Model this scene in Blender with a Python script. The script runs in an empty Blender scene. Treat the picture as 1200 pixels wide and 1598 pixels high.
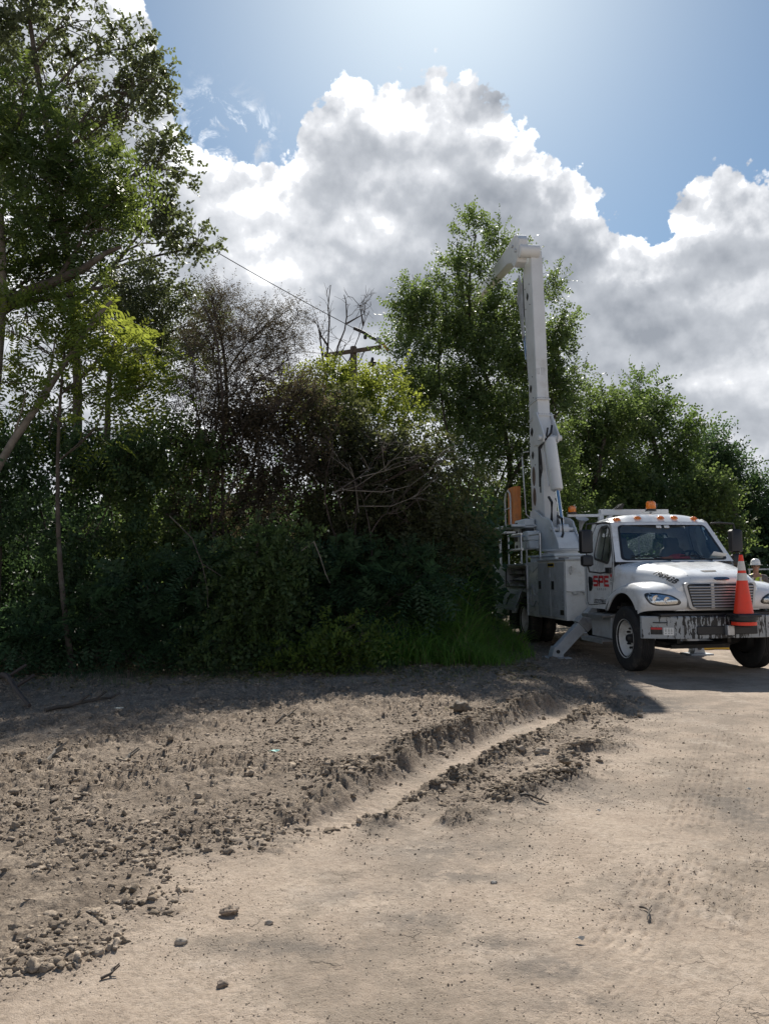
import bpy, math, random
import numpy as np
from mathutils import Vector, Matrix
from mathutils.bvhtree import BVHTree
R = math.radians
random.seed(7)
rng = np.random.default_rng(11)
S = bpy.context.scene
COL = S.collection
# ------------------------------------------------------------------ camera
F, PI_, RO, HC = 1202., 4.6, .62, 1.6
cam_d = bpy.data.cameras.new('camera'); cam = bpy.data.objects.new('camera', cam_d); COL.objects.link(cam)
cam_d.sensor_fit = 'VERTICAL'; cam_d.sensor_height = 24.0; cam_d.lens = F / 1598 * 24.0
cam_d.clip_end = 8000; cam_d.clip_start = .05
_p, _r = R(PI_), R(RO)
_f = Vector((0, math.cos(_p), math.sin(_p))); _u = Vector((0, -math.sin(_p), math.cos(_p))); _x = Vector((1, 0, 0))
# image right axis: camera rolled so that world verticals lean; see projection p' = rot(roll) p
_cx = _x * math.cos(_r) - _u * math.sin(_r)
_cu = _x * math.sin(_r) + _u * math.cos(_r)
M = Matrix(((_cx.x, _cu.x, -_f.x), (_cx.y, _cu.y, -_f.y), (_cx.z, _cu.z, -_f.z)))
cam.matrix_world = Matrix.Translation((0, 0, HC)) @ M.to_4x4()
S.camera = cam
S.render.resolution_x = 768; S.render.resolution_y = 1024

def ray(px, py):
    a = (px - 600) / F; b = -(py - 799) / F
    x = a * math.cos(_r) + b * math.sin(_r); u = -a * math.sin(_r) + b * math.cos(_r)
    return np.array([x, math.cos(_p) - u * math.sin(_p), math.sin(_p) + u * math.cos(_p)])
def at(px, py, Y):
    d = ray(px, py); return np.array([0, 0, HC]) + d * (Y / d[1])
def gr(px, py, z=0.):
    d = ray(px, py); return np.array([0, 0, HC]) + d * ((z - HC) / d[2])

# ------------------------------------------------------------------ sun, sky
SUN_EL, SUN_AZ = 43.5, 5.0
S.view_settings.view_transform = 'Standard'; S.view_settings.look = 'None'
S.view_settings.gamma = 1.0; S.view_settings.exposure = 0.42
sd = bpy.data.lights.new('sun', 'SUN'); so = bpy.data.objects.new('sun', sd); COL.objects.link(so)
sd.energy = 5.0; sd.angle = R(.5); sd.color = (1.0, .95, .87)
_s = Vector((math.cos(R(SUN_EL)) * math.sin(R(SUN_AZ)), math.cos(R(SUN_EL)) * math.cos(R(SUN_AZ)), math.sin(R(SUN_EL))))
so.rotation_euler = _s.to_track_quat('Z', 'Y').to_euler(); so.location = (0, 0, 30)

class Nt:
    def __init__(s, tree): s.t = tree; s.n = tree.nodes; s.l = tree.links
    def new(s, typ, **kw):
        n = s.n.new(typ)
        for k, v in kw.items(): setattr(n, k, v)
        return n
    def put(s, sock, v):
        if isinstance(v, bpy.types.NodeSocket): s.l.new(v, sock)
        elif isinstance(v, X): s.l.new(v.s, sock)
        else: sock.default_value = v
    def m(s, op, *a, clamp=False):
        n = s.new('ShaderNodeMath', operation=op, use_clamp=clamp)
        for i, v in enumerate(a): s.put(n.inputs[i], v)
        return X(s, n.outputs[0])
    def noise(s, vec, scale, detail=4, rough=.5, w=None, dim='3D', dist=0.):
        n = s.new('ShaderNodeTexNoise', noise_dimensions=dim)
        s.put(n.inputs['Vector'], vec); s.put(n.inputs['Scale'], scale); n.inputs['Detail'].default_value = detail
        n.inputs['Roughness'].default_value = rough; n.inputs['Distortion'].default_value = dist
        return X(s, n.outputs[0]), n.outputs[1]
    def voro(s, vec, scale, detail=0., feature='F1', rough=.5, rnd=1.):
        n = s.new('ShaderNodeTexVoronoi', feature=feature)
        s.put(n.inputs['Vector'], vec); n.inputs['Scale'].default_value = scale
        if 'Detail' in n.inputs: n.inputs['Detail'].default_value = detail; n.inputs['Roughness'].default_value = rough
        n.inputs['Randomness'].default_value = rnd
        return X(s, n.outputs['Distance'])
    def step(s, v, a, b, lo=0., hi=1., smooth=True):
        n = s.new('ShaderNodeMapRange', interpolation_type='SMOOTHSTEP' if smooth else 'LINEAR')
        for i, q in enumerate((v, a, b, lo, hi)): s.put(n.inputs[i], q)
        return X(s, n.outputs[0])
    def mixc(s, f, a, b, blend='MIX'):
        n = s.new('ShaderNodeMix', data_type='RGBA', blend_type=blend)
        s.put(n.inputs[0], f); s.put(n.inputs[6], a if not isinstance(a, tuple) else (*a, 1)); s.put(n.inputs[7], b if not isinstance(b, tuple) else (*b, 1))
        return n.outputs[2]
    def comb(s, x, y, z):
        n = s.new('ShaderNodeCombineXYZ'); s.put(n.inputs[0], x); s.put(n.inputs[1], y); s.put(n.inputs[2], z); return n.outputs[0]
class X:
    def __init__(s, nt, sock): s.nt = nt; s.s = sock
    def __add__(s, o): return s.nt.m('ADD', s, o)
    __radd__ = __add__
    def __sub__(s, o): return s.nt.m('SUBTRACT', s, o)
    def __rsub__(s, o): return s.nt.m('SUBTRACT', o, s)
    def __mul__(s, o): return s.nt.m('MULTIPLY', s, o)
    __rmul__ = __mul__
    def clamp(s): return s.nt.m('ADD', s, 0., clamp=True)

W = bpy.data.worlds.new('World'); S.world = W; W.use_nodes = True
W.cycles.sampling_method = 'MANUAL'; W.cycles.sample_map_resolution = 1024
N = Nt(W.node_tree); N.n.clear()
bg = N.new('ShaderNodeBackground'); out = N.new('ShaderNodeOutputWorld'); N.l.new(bg.outputs[0], out.inputs[0])
BGS = .1
bg.inputs[1].default_value = BGS
sky = N.new('ShaderNodeTexSky', sky_type='NISHITA', sun_disc=False)
sky.sun_elevation = R(SUN_EL); sky.sun_rotation = R(SUN_AZ); sky.air_density = 1.0; sky.dust_density = .8; sky.ozone_density = 1.2; sky.altitude = 100
tc = N.new('ShaderNodeTexCoord'); gen = tc.outputs['Generated']
sx = N.new('ShaderNodeSeparateXYZ'); N.l.new(gen, sx.inputs[0])
az0 = N.m('ARCTAN2', X(N, sx.outputs[0]), X(N, sx.outputs[1])); el0 = N.m('ARCSINE', X(N, sx.outputs[2]))
def azel(px, py):
    d = ray(px, py); d = d / np.linalg.norm(d); return math.atan2(d[0], d[1]), math.asin(d[2])
# low, mid and fine turbulence that bends the cloud outline
_, w1 = N.noise(gen, 7., 6, .62)
sw = N.new('ShaderNodeSeparateColor'); N.l.new(w1, sw.inputs[0])
_, w2 = N.noise(gen, 45., 5, .6)
sw2 = N.new('ShaderNodeSeparateColor'); N.l.new(w2, sw2.inputs[0])
az = az0 + (X(N, sw.outputs[0]) - .5) * .05 + (X(N, sw2.outputs[0]) - .5) * .022
el = el0 + (X(N, sw.outputs[1]) - .5) * .05 + (X(N, sw2.outputs[1]) - .5) * .022
outline = [(-200, -168), (150, -168), (215, -78), (243, 22), (262, 122), (285, 187), (330, 200), (380, 204), (432, 227), (455, 210), (470, 167), (482, 132), (520, 90), (560, 72), (590, 84), (610, 102), (640, 77), (668, 64), (690, 90), (725, 80), (765, 84), (775, 122), (800, 160), (830, 177), (850, 210), (885, 220), (915, 252), (935, 294), (970, 322), (1010, 327), (1040, 307), (1052, 278), (1085, 250), (1140, 232), (1200, 238), (1300, 282), (1450, 402)]
A0, A1, E0, E1 = R(-36), R(36), R(-2), R(50)
pts = sorted((((azel(*q)[0] - A0) / (A1 - A0), (azel(*q)[1] - E0) / (E1 - E0)) for q in outline))
fc = N.new('ShaderNodeFloatCurve'); cv = fc.mapping.curves[0]
while len(cv.points) > 2: cv.points.remove(cv.points[1])
cv.points[0].location = (max(0, pts[0][0]), min(1, pts[0][1])); cv.points[1].location = (min(1, pts[-1][0]), pts[-1][1])
for q in pts[1:-1]: cv.points.new(max(0, q[0]), min(1, max(0, q[1])))
for q in cv.points: q.handle_type = 'VECTOR'
fc.mapping.extend = 'HORIZONTAL'; fc.mapping.update()
N.put(fc.inputs['Value'], N.step(az, A0, A1, 0., 1., False))
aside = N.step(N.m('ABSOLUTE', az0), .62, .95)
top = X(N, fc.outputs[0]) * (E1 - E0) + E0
top = top * (1 - aside) + aside * .42  # unseen clouds around and behind the view, added to lift fill on hedge and truck
puff = N.voro(gen, 26., 4., 'F1', .55)
puff2 = N.voro(gen, 9., 4., 'F1', .55)
fine, _ = N.noise(gen, 16., 9, .58)
def gauss(px, py, rx, ry, c=(None, None)):
    a, e = azel(px, py)
    u = (az - a) * (F / rx); v = (el - e) * (F / ry)
    return N.m('EXPONENT', (u * u + v * v) * -1.)
fine2, _ = N.noise(gen, 70., 6, .65)
D = top - el + (.5 - puff) * .034 + (fine - .5) * .055 + (fine2 - .5) * .012
for q in [(492, 372, 26, 16, .075), (400, 392, 24, 26, .05), (430, 372, 20, 14, .04), (455, 405, 16, 30, .05), (950, 575, 46, 34, .085), (925, 545, 20, 30, .06), (1000, 345, 30, 12, .02), (620, 20, 10, 10, 0.0)]:
    if q[4]: D = D - gauss(*q[:4]) * q[4] * (fine * 2.2).clamp()
# torn wisps beside the main bank
wn, _ = N.noise(gen, 24., 8, .7, dist=.6)
wisp = N.step(wn, .50, .66) * ((gauss(325, 190, 42, 42) + gauss(395, 205, 34, 32)) * 1.15).clamp() * .8
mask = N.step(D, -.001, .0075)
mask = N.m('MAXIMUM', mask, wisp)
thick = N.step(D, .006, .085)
lit1, _ = N.noise(gen, 7.0, 9, .5); soft, _ = N.noise(gen, 4.5, 3, .45)
off = N.new('ShaderNodeVectorMath', operation='ADD'); N.l.new(gen, off.inputs[0]); off.inputs[1].default_value = (0.0, -.004, .016)
lit2, _ = N.noise(off.outputs[0], 7.0, 9, .5)
relief = (lit1 - lit2) * 6.0
dark = None
for q in [(540, 300, 60, 55, .35), (700, 320, 95, 95, .25), (790, 400, 120, 120, .5), (640, 480, 150, 70, .45), (360, 470, 60, 60, .55), (480, 290, 50, 35, .3),
          (880, 440, 70, 90, .5), (1050, 510, 120, 60, .62), (1170, 330, 60, 50, .35), (1120, 400, 60, 40, .3), (1100, 640, 120, 40, .4), (975, 470, 50, 70, .35), (190, 200, 50, 60, .3),
          (400, 430, 60, 30, -.55), (350, 270, 70, 60, -.45), (960, 385, 34, 50, -.5), (590, 330, 40, 30, -.3), (1170, 460, 50, 24, -.35), (560, 120, 130, 30, -.3), (1090, 585, 100, 20, -.3), (590, 430, 50, 30, -.3), (1130, 270, 90, 30, -.3), (720, 180, 120, 60, -.15)]:
    g = gauss(*q[:4]) * q[4]; dark = g if dark is None else dark + g
shade = (thick * .24 + dark * thick * .66 + (soft - .5) * .7 - relief * (1 - thick * .4) + (puff2 - .45) * .22).clamp()
ccol = N.new('ShaderNodeValToRGB'); e = ccol.color_ramp
e.elements[0].position = 0.; e.elements[0].color = (1.4, 1.42, 1.45, 1)
e.elements[1].position = 1.; e.elements[1].color = (.34, .37, .42, 1)
k = e.elements.new(.18); k.color = (.86, .88, .92, 1)
k = e.elements.new(.5); k.color = (.56, .59, .64, 1)
N.put(ccol.inputs[0], shade)
sc = N.new('ShaderNodeVectorMath', operation='SCALE'); N.l.new(ccol.outputs[0], sc.inputs[0]); sc.inputs['Scale'].default_value = .76 / BGS
hs = N.new('ShaderNodeHueSaturation'); hs.inputs['Saturation'].default_value = 1.12; hs.inputs['Value'].default_value = .60
N.l.new(N.mixc(1., sky.outputs[0], (.84, 1.0, 1.06), 'MULTIPLY'), hs.inputs['Color'])
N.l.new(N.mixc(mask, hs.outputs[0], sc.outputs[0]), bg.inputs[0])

# ------------------------------------------------------------------ helpers
def tag(o, label=None, cat=None, group=None, kind=None):
    if label: o['label'] = label
    if cat: o['category'] = cat
    if group: o['group'] = group
    if kind: o['kind'] = kind
    return o
def empty(name, loc, rz=0., **kw):
    o = bpy.data.objects.new(name, None); COL.objects.link(o); o.location = loc; o.rotation_euler = (0, 0, rz); o.empty_display_size = .2
    return tag(o, **kw)
def V3(*a): return np.array(a, float)
class MB:
    def __init__(s): s.v = []; s.f = []; s.mi = []
    def add(s, v, f, mi=0):
        k = len(s.v); s.v += [tuple(map(float, q)) for q in v]; s.f += [tuple(i + k for i in q) for q in f]; s.mi += [mi] * len(f); return s
    def box(s, c, d, rot=None, mi=0, taper=1.):
        q = []
        for z in (-1, 1):
            for y in (-1, 1):
                for x in (-1, 1):
                    k = taper if z > 0 else 1.
                    q.append(Vector((x * d[0] / 2 * k, y * d[1] / 2 * k, z * d[2] / 2)))
        if rot is not None: q = [rot @ p for p in q]
        q = [p + Vector(c) for p in q]
        return s.add(q, [(0, 2, 3, 1), (4, 5, 7, 6), (0, 1, 5, 4), (2, 6, 7, 3), (0, 4, 6, 2), (1, 3, 7, 5)], mi)
    def bb(s, x0, x1, y0, y1, z0, z1, mi=0): return s.box(((x0 + x1) / 2, (y0 + y1) / 2, (z0 + z1) / 2), (x1 - x0, y1 - y0, z1 - z0), None, mi)
    def loft(s, rings, cap=True, closed=True, mi=0):
        n = len(rings[0]); v = [p for r in rings for p in r]; f = []
        for i in range(len(rings) - 1):
            for j in range(n if closed else n - 1):
                a = i * n + j; b = i * n + (j + 1) % n; f.append((a, b, b + n, a + n))
        if cap and closed: f.append(tuple(range(n))[::-1]); f.append(tuple(range((len(rings) - 1) * n, len(rings) * n)))
        return s.add(v, f, mi)
    def tube(s, pts, r, n=8, mi=0, cap=True):
        pts = [Vector(p) for p in pts]; m = len(pts); rr = r if hasattr(r, '__len__') else [r] * m
        rings = []; up = None
        for i, p in enumerate(pts):
            t = (pts[min(i + 1, m - 1)] - pts[max(i - 1, 0)]); t = t.normalized() if t.length > 1e-9 else Vector((0, 0, 1))
            if up is None: up = Vector((0, 0, 1)) if abs(t.z) < .9 else Vector((1, 0, 0))
            a = t.cross(up); a = a.normalized() if a.length > 1e-6 else t.orthogonal().normalized()
            b = t.cross(a); up = -b if False else up
            rings.append([p + (a * math.cos(2 * math.pi * k / n) + b * math.sin(2 * math.pi * k / n)) * rr[i] for k in range(n)])
        return s.loft(rings, cap, True, mi)
    def lathe(s, prof, n=32, mat=None, mi=0, cap=True):
        rings = [[Vector((r * math.cos(2 * math.pi * k / n), r * math.sin(2 * math.pi * k / n), z)) for k in range(n)] for r, z in prof]
        if mat is not None: rings = [[mat @ p for p in r] for r in rings]
        return s.loft(rings, cap, True, mi)
    def prism(s, poly, y0, y1, ax='y', mi=0):
        def g(a, b, t): return (a, t, b) if ax == 'y' else ((t, a, b) if ax == 'x' else (a, b, t))
        return s.loft([[g(a, b, y0) for a, b in poly], [g(a, b, y1) for a, b in poly]], True, True, mi)
    def ring(s, outer, inner, mi=0):
        n = len(outer); return s.add(list(outer) + list(inner), [(i, (i + 1) % n, n + (i + 1) % n, n + i) for i in range(n)], mi)
    def build(s, name, mat, parent=None, smooth=None, bevel=0., solid=0., sub=0, loc=None):
        me = bpy.data.meshes.new(name); me.from_pydata(s.v, [], s.f); me.validate()
        o = bpy.data.objects.new(name, me); COL.objects.link(o)
        for m in (mat if isinstance(mat, (list, tuple)) else [mat]): me.materials.append(m)
        if len(s.mi) == len(me.polygons): me.polygons.foreach_set('material_index', s.mi)
        import bmesh
        bm = bmesh.new(); bm.from_mesh(me); bmesh.ops.recalc_face_normals(bm, faces=bm.faces); bm.to_mesh(me); bm.free()
        if sub: o.modifiers.new('sub', 'SUBSURF').levels = sub; o.modifiers['sub'].render_levels = sub
        if solid: q = o.modifiers.new('solid', 'SOLIDIFY'); q.thickness = solid; q.offset = -1
        if bevel: q = o.modifiers.new('bevel', 'BEVEL'); q.width = bevel; q.segments = 2; q.limit_method = 'ANGLE'; q.angle_limit = R(38); q.harden_normals = False
        if smooth is not None or bevel:
            me.polygons.foreach_set('use_smooth', [True] * len(me.polygons)); me.set_sharp_from_angle(angle=R(smooth or 35))
        if parent: o.parent = parent
        if loc is not None: o.location = loc
        return o

def mat(name, col, rough=.5, metal=0., noise=0., nscale=6., bump=0., bscale=60., spec=.5, coat=0., dirt=None, trans=0., dirt_amt=.4, dscale=3.):
    m = bpy.data.materials.new(name); m.use_nodes = True; n = Nt(m.node_tree); b = m.node_tree.nodes['Principled BSDF']
    b.inputs['Roughness'].default_value = rough; b.inputs['Metallic'].default_value = metal; b.inputs['Specular IOR Level'].default_value = spec
    b.inputs['Coat Weight'].default_value = coat; b.inputs['Coat Roughness'].default_value = .08
    t = n.new('ShaderNodeTexCoord').outputs['Object']
    c = (*col, 1.)
    v, _ = n.noise(t, nscale, 5, .6)
    c1 = n.mixc(n.step(v, .3, .7), tuple(q * (1 - noise) for q in col), tuple(min(1, q * (1 + noise)) for q in col))
    if dirt:
        d, _ = n.noise(t, dscale, 8, .68)
        c1 = n.mixc(n.step(d, .5, .72, 0., dirt_amt), c1, dirt)
    n.l.new(c1, b.inputs['Base Color'])
    rr = n.step(v, .2, .8, max(0.02, rough * .8), min(1, rough * 1.25)); n.l.new(rr.s, b.inputs['Roughness'])
    if bump:
        bn, _ = n.noise(t, bscale, 6, .6)
        q = n.new('ShaderNodeBump'); q.inputs['Strength'].default_value = bump; q.inputs['Distance'].default_value = .01; n.l.new(bn.s, q.inputs['Height']); n.l.new(q.outputs[0], b.inputs['Normal'])
    return m
MAT = {}
MAT['paint'] = mat('white_paint', (.77, .78, .78), .28, 0, .03, 3., .02, 3., coat=.5, dirt=(.40, .35, .28), dirt_amt=.5, dscale=3.2)
MAT['paint2'] = mat('body_paint', (.66, .68, .69), .4, 0, .05, 4., .03, 20., dirt=(.33, .28, .22), dirt_amt=.5, dscale=3.)
MAT['grey'] = mat('grey_paint', (.42, .44, .46), .5, 0, .1, 5., .05, 30., dirt=(.2, .17, .14), dirt_amt=.5)
MAT['boom'] = mat('boom_white', (.66, .68, .69), .4, 0, .05, 2., .03, 10., dirt=(.4, .37, .32), dirt_amt=.4, dscale=1.5)
MAT['black'] = mat('black_plastic', (.018, .018, .02), .45, 0, .2, 8., .1, 90.)
MAT['dark'] = mat('dark_metal', (.035, .034, .033), .6, .3, .3, 6., .2, 40., dirt=(.14, .11, .08), dirt_amt=.6)
MAT['rubber'] = mat('tyre_rubber', (.022, .021, .021), .8, 0, .3, 9., .3, 80., dirt=(.13, .11, .09), dirt_amt=.55, dscale=5.)
MAT['chrome'] = mat('chrome', (.62, .62, .63), .2, 1., .05, 6.)
MAT['trim'] = mat('grille_grey', (.46, .46, .46), .35, .5, .08, 6., dirt=(.2, .18, .16), dirt_amt=.4)
MAT['steel'] = mat('galvanised_steel', (.5, .51, .52), .42, .7, .12, 14., .05, 40., dirt=(.2, .17, .14), dirt_amt=.5)
MAT['wheel'] = mat('wheel_white', (.62, .61, .58), .45, 0, .08, 8., .05, 30., dirt=(.2, .16, .12), dirt_amt=.7, dscale=6.)
MAT['orange'] = mat('orange_plastic', (.62, .2, .045), .5, 0, .12, 4., .05, 30., dirt=(.2, .1, .05), dirt_amt=.4)
MAT['cone'] = mat('cone_orange', (.85, .045, .012), .42, 0, .05, 4., .02, 20., dirt=(.3, .08, .04), dirt_amt=.35, dscale=6.)
MAT['band'] = mat('cone_reflective', (.62, .60, .56), .35, 0, .08, 30., .05, 160.)
MAT['red'] = mat('letter_red', (.55, .03, .035), .5)
MAT['ink'] = mat('letter_black', (.02, .02, .022), .95, spec=.05)
MAT['white'] = mat('sticker_white', (.75, .75, .73), .5, 0, .05, 20.)
MAT['seat'] = mat('seat_grey', (.12, .12, .125), .85, 0, .15, 10., .2, 120.)
MAT['skin'] = mat('skin', (.36, .2, .14), .5, 0, .08, 10.)
MAT['vest'] = mat('vest_lime', (.62, .76, .07), .7, 0, .08, 10., .3, 40.)
MAT['cloth'] = mat('shirt_grey', (.13, .12, .115), .9, 0, .15, 10., .3, 50.)
MAT['jean'] = mat('trousers_blue', (.05, .065, .1), .9, 0, .15, 10., .3, 50.)
MAT['hat'] = mat('hat_white', (.8, .8, .78), .3, 0, .03, 10.)
MAT['bark'] = mat('bark', (.075, .06, .048), .9, 0, .4, 5., .8, 25., dirt=(.16, .15, .13), dirt_amt=.6, dscale=4.)
MAT['barkl'] = mat('bark_pale', (.17, .15, .125), .9, 0, .35, 5., .8, 25., dirt=(.08, .07, .06), dirt_amt=.6, dscale=4.)
MAT['deadwood'] = mat('dead_wood', (.06, .045, .038), .9, 0, .3, 5., .5, 25.)
MAT['pole'] = mat('pole_wood', (.13, .095, .07), .9, 0, .3, 6., .5, 40.)
MAT['cable'] = mat('cable', (.05, .05, .052), .6)
MAT['fabric'] = mat('red_fabric', (.6, .07, .05), .8, 0, .2, 20., .5, 60.)
MAT['hose'] = mat('hose_yellow', (.7, .42, .05), .6, 0, .1, 20.)
def lamp_mat(name, col, em):
    m = mat(name, col, .15, 0, .1, 20., coat=.5); b = m.node_tree.nodes['Principled BSDF']
    b.inputs['Transmission Weight'].default_value = .35; return m
MAT['amber'] = lamp_mat('amber_lens', (.95, .26, .02), 0)
def glass(name, tint=(.8, .86, .84), gl=.08):
    m = bpy.data.materials.new(name); m.use_nodes = True; n = Nt(m.node_tree); n.n.clear()
    o = n.new('ShaderNodeOutputMaterial'); tr = n.new('ShaderNodeBsdfTransparent'); tr.inputs[0].default_value = (*tint, 1)
    gg = n.new('ShaderNodeBsdfGlossy'); gg.inputs['Roughness'].default_value = .03; gg.inputs[0].default_value = (.9, .95, .97, 1)
    fr = n.new('ShaderNodeFresnel'); fr.inputs[0].default_value = 1.5
    mx = n.new('ShaderNodeMixShader'); n.put(mx.inputs[0], (X(n, fr.outputs[0]) * 1.0 + gl).clamp()); n.l.new(tr.outputs[0], mx.inputs[1]); n.l.new(gg.outputs[0], mx.inputs[2]); n.l.new(mx.outputs[0], o.inputs[0])
    return m
MAT['glass'] = glass('window_glass'); MAT['lens'] = glass('lens_glass', (.93, .95, .96), .04)
# worn bumper: grey paint scraped off in black, mostly in the middle
def bumper_mat():
    m = mat('bumper_worn', (.34, .36, .37), .45, 0, .08, 5., .05, 40.); n = Nt(m.node_tree); b = n.n['Principled BSDF']
    t = n.new('ShaderNodeTexCoord').outputs['Object']; mp = n.new('ShaderNodeMapping'); n.l.new(t, mp.inputs[0]); mp.inputs['Scale'].default_value = (1, 3.0, .8)
    a, _ = n.noise(mp.outputs[0], 9., 6, .62); sp = n.new('ShaderNodeSeparateXYZ'); n.l.new(t, sp.inputs[0]); y = X(n, sp.outputs[1]); z = X(n, sp.outputs[2])
    w = n.m('EXPONENT', (y + .05) * (y + .05) * -1.7) * .17 + n.m('EXPONENT', (z - .78) * (z - .78) * -60.) * .04
    msk = n.step(a + w, .645, .66)
    old = b.inputs['Base Color'].links[0].from_socket
    n.l.new(n.mixc(msk, old, (.015, .015, .016)), b.inputs['Base Color']); return m
MAT['bumper'] = bumper_mat()

def leafmat(name, base, tr, tf=.42, gloss=.35, var=.45, spec=.2):
    gloss = gloss + .15; base = tuple(q * 1.12 for q in base); tr = tuple(q * 1.1 for q in tr)
    m = bpy.data.materials.new(name); m.use_nodes = True; n = Nt(m.node_tree); b = n.n['Principled BSDF']; o = n.n['Material Output']
    a = n.new('ShaderNodeAttribute', attribute_name='tint'); t = X(n, a.outputs['Fac'])
    c = n.mixc(t, tuple(q * (1 - var) for q in base), tuple(q * (1 + var) for q in base)); n.l.new(c, b.inputs['Base Color'])
    b.inputs['Roughness'].default_value = gloss; b.inputs['Specular IOR Level'].default_value = spec
    tl = n.new('ShaderNodeBsdfTranslucent'); c2 = n.mixc(t, tuple(q * (1 - var) for q in tr), tuple(q * (1 + var) for q in tr)); n.l.new(c2, tl.inputs[0])
    mx = n.new('ShaderNodeMixShader'); mx.inputs[0].default_value = tf; n.l.new(b.outputs[0], mx.inputs[1]); n.l.new(tl.outputs[0], mx.inputs[2]); n.l.new(mx.outputs[0], o.inputs[0])
    return m
LM = dict(
    oak=leafmat('oak_leaf', (.075, .09, .05), (.16, .19, .07), .38, .3),
    pinnate=leafmat('pinnate_leaf', (.042, .070, .026), (.17, .22, .042), .42, .35),
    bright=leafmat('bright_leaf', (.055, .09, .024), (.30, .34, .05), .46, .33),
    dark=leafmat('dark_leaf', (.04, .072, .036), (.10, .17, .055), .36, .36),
    mid=leafmat('mid_leaf', (.055, .085, .036), (.19, .26, .065), .42, .30, spec=.25),
    brown=leafmat('brown_leaf', (.052, .044, .034), (.11, .09, .05), .34, .5),
    far=leafmat('far_leaf', (.045, .075, .032), (.14, .21, .045), .4, .36),
    olive=leafmat('olive_leaf', (.055, .06, .032), (.14, .155, .05), .38, .4),
    teal=leafmat('blue_green_leaf', (.042, .078, .040), (.10, .18, .065), .38, .36),
    grit=leafmat('grit', (.32, .26, .2), (.0, .0, .0), 0., .6, .6, .1),
    straw=leafmat('straw_blade', (.22, .18, .10), (.25, .2, .1), .3, .5),
    grass=leafmat('grass_blade', (.085, .165, .04), (.30, .48, .075), .48, .4),
)

# ------------------------------------------------------------------ writing
def text_geo(txt, size, shear=0., xs=1., bold=0.):
    c = bpy.data.curves.new('t', 'FONT'); c.body = txt; c.size = size; c.shear = shear; c.offset = bold; c.resolution_u = 3; c.align_x = 'CENTER'; c.align_y = 'CENTER'
    o = bpy.data.objects.new('t', c); COL.objects.link(o); bpy.context.view_layer.update()
    me = bpy.data.meshes.new_from_object(o.evaluated_get(bpy.context.evaluated_depsgraph_get()))
    v = [(p.co.x * xs, p.co.y) for p in me.vertices]; f = [tuple(p.vertices) for p in me.polygons]
    bpy.data.objects.remove(o); bpy.data.curves.remove(c); bpy.data.meshes.remove(me)
    return v, f
def put_text(mb, txt, size, fn, **kw):   # fn maps (u right, v up) to a point on the thing
    v, f = text_geo(txt, size, **kw); mb.add([fn(a, b) for a, b in v], f)
def bvh(o):
    return BVHTree.FromPolygons([v.co.copy() for v in o.data.vertices], [tuple(p.vertices) for p in o.data.polygons])
def cast(tree, org, d, off=.006, fall=None):
    h = tree.ray_cast(Vector(org), Vector(d).normalized())
    if h[0] is None: return Vector(fall) if fall is not None else Vector(org)
    return h[0] - Vector(d).normalized() * off
def star(poly, c, angs):
    out = []
    for a in angs:
        dx, dy = math.cos(a), math.sin(a); best = None
        for i in range(len(poly)):
            x1, y1 = poly[i][0] - c[0], poly[i][1] - c[1]; x2, y2 = poly[(i + 1) % len(poly)][0] - c[0], poly[(i + 1) % len(poly)][1] - c[1]
            den = dx * (y2 - y1) - dy * (x2 - x1)
            if abs(den) < 1e-12: continue
            t = (x1 * (y2 - y1) - y1 * (x2 - x1)) / den; s_ = (x1 * dy - y1 * dx) / den
            if t > 0 and -1e-6 <= s_ <= 1 + 1e-6 and (best is None or t > best): best = t
        out.append((c[0] + dx * best, c[1] + dy * best))
    return out
def angles(c, *polys, n=40):
    a = [2 * math.pi * k / n for k in range(n)]
    for p in polys: a += [math.atan2(q[1] - c[1], q[0] - c[0]) % (2 * math.pi) for q in p]
    a = sorted(a); r = [a[0]]
    for q in a[1:]:
        if q - r[-1] > 1e-3: r.append(q)
    return r
def rounded(poly, r, n=4):
    out = []; m = len(poly)
    for i in range(m):
        p = Vector(poly[i]); a = Vector(poly[i - 1]); b = Vector(poly[(i + 1) % m])
        da = (a - p); db = (b - p); k = min(r, da.length * .45, db.length * .45); s_ = p + da.normalized() * k; t_ = p + db.normalized() * k
        for j in range(n + 1):
            t = j / n; out.append(tuple(s_ * (1 - t) ** 2 + p * 2 * t * (1 - t) + t_ * t * t))
    return out
def fan_fill(mb, poly, c, fn, rings=4):
    n = len(poly); v = []
    for k in range(rings, 0, -1):
        v += [fn(c[0] + (p[0] - c[0]) * k / rings, c[1] + (p[1] - c[1]) * k / rings) for p in poly]
    f = []
    for k in range(rings - 1):
        for i in range(n): f.append((k * n + i, k * n + (i + 1) % n, (k + 1) * n + (i + 1) % n, (k + 1) * n + i))
    v.append(fn(*c)); m = len(v) - 1
    for i in range(n): f.append(((rings - 1) * n + i, (rings - 1) * n + (i + 1) % n, m))
    mb.add(v, f)

# ------------------------------------------------------------------ the bucket truck
TX, TY, YAW = 5.01, 12.73, -7.75
_a = R(YAW); FW = V3(-math.sin(_a), -math.cos(_a), 0); LE = V3(-FW[1], FW[0], 0)
def tw(x, y, z): return V3(TX, TY, 0) + FW * x + LE * y + V3(0, 0, z)
RZ = math.atan2(FW[1], FW[0])

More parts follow.
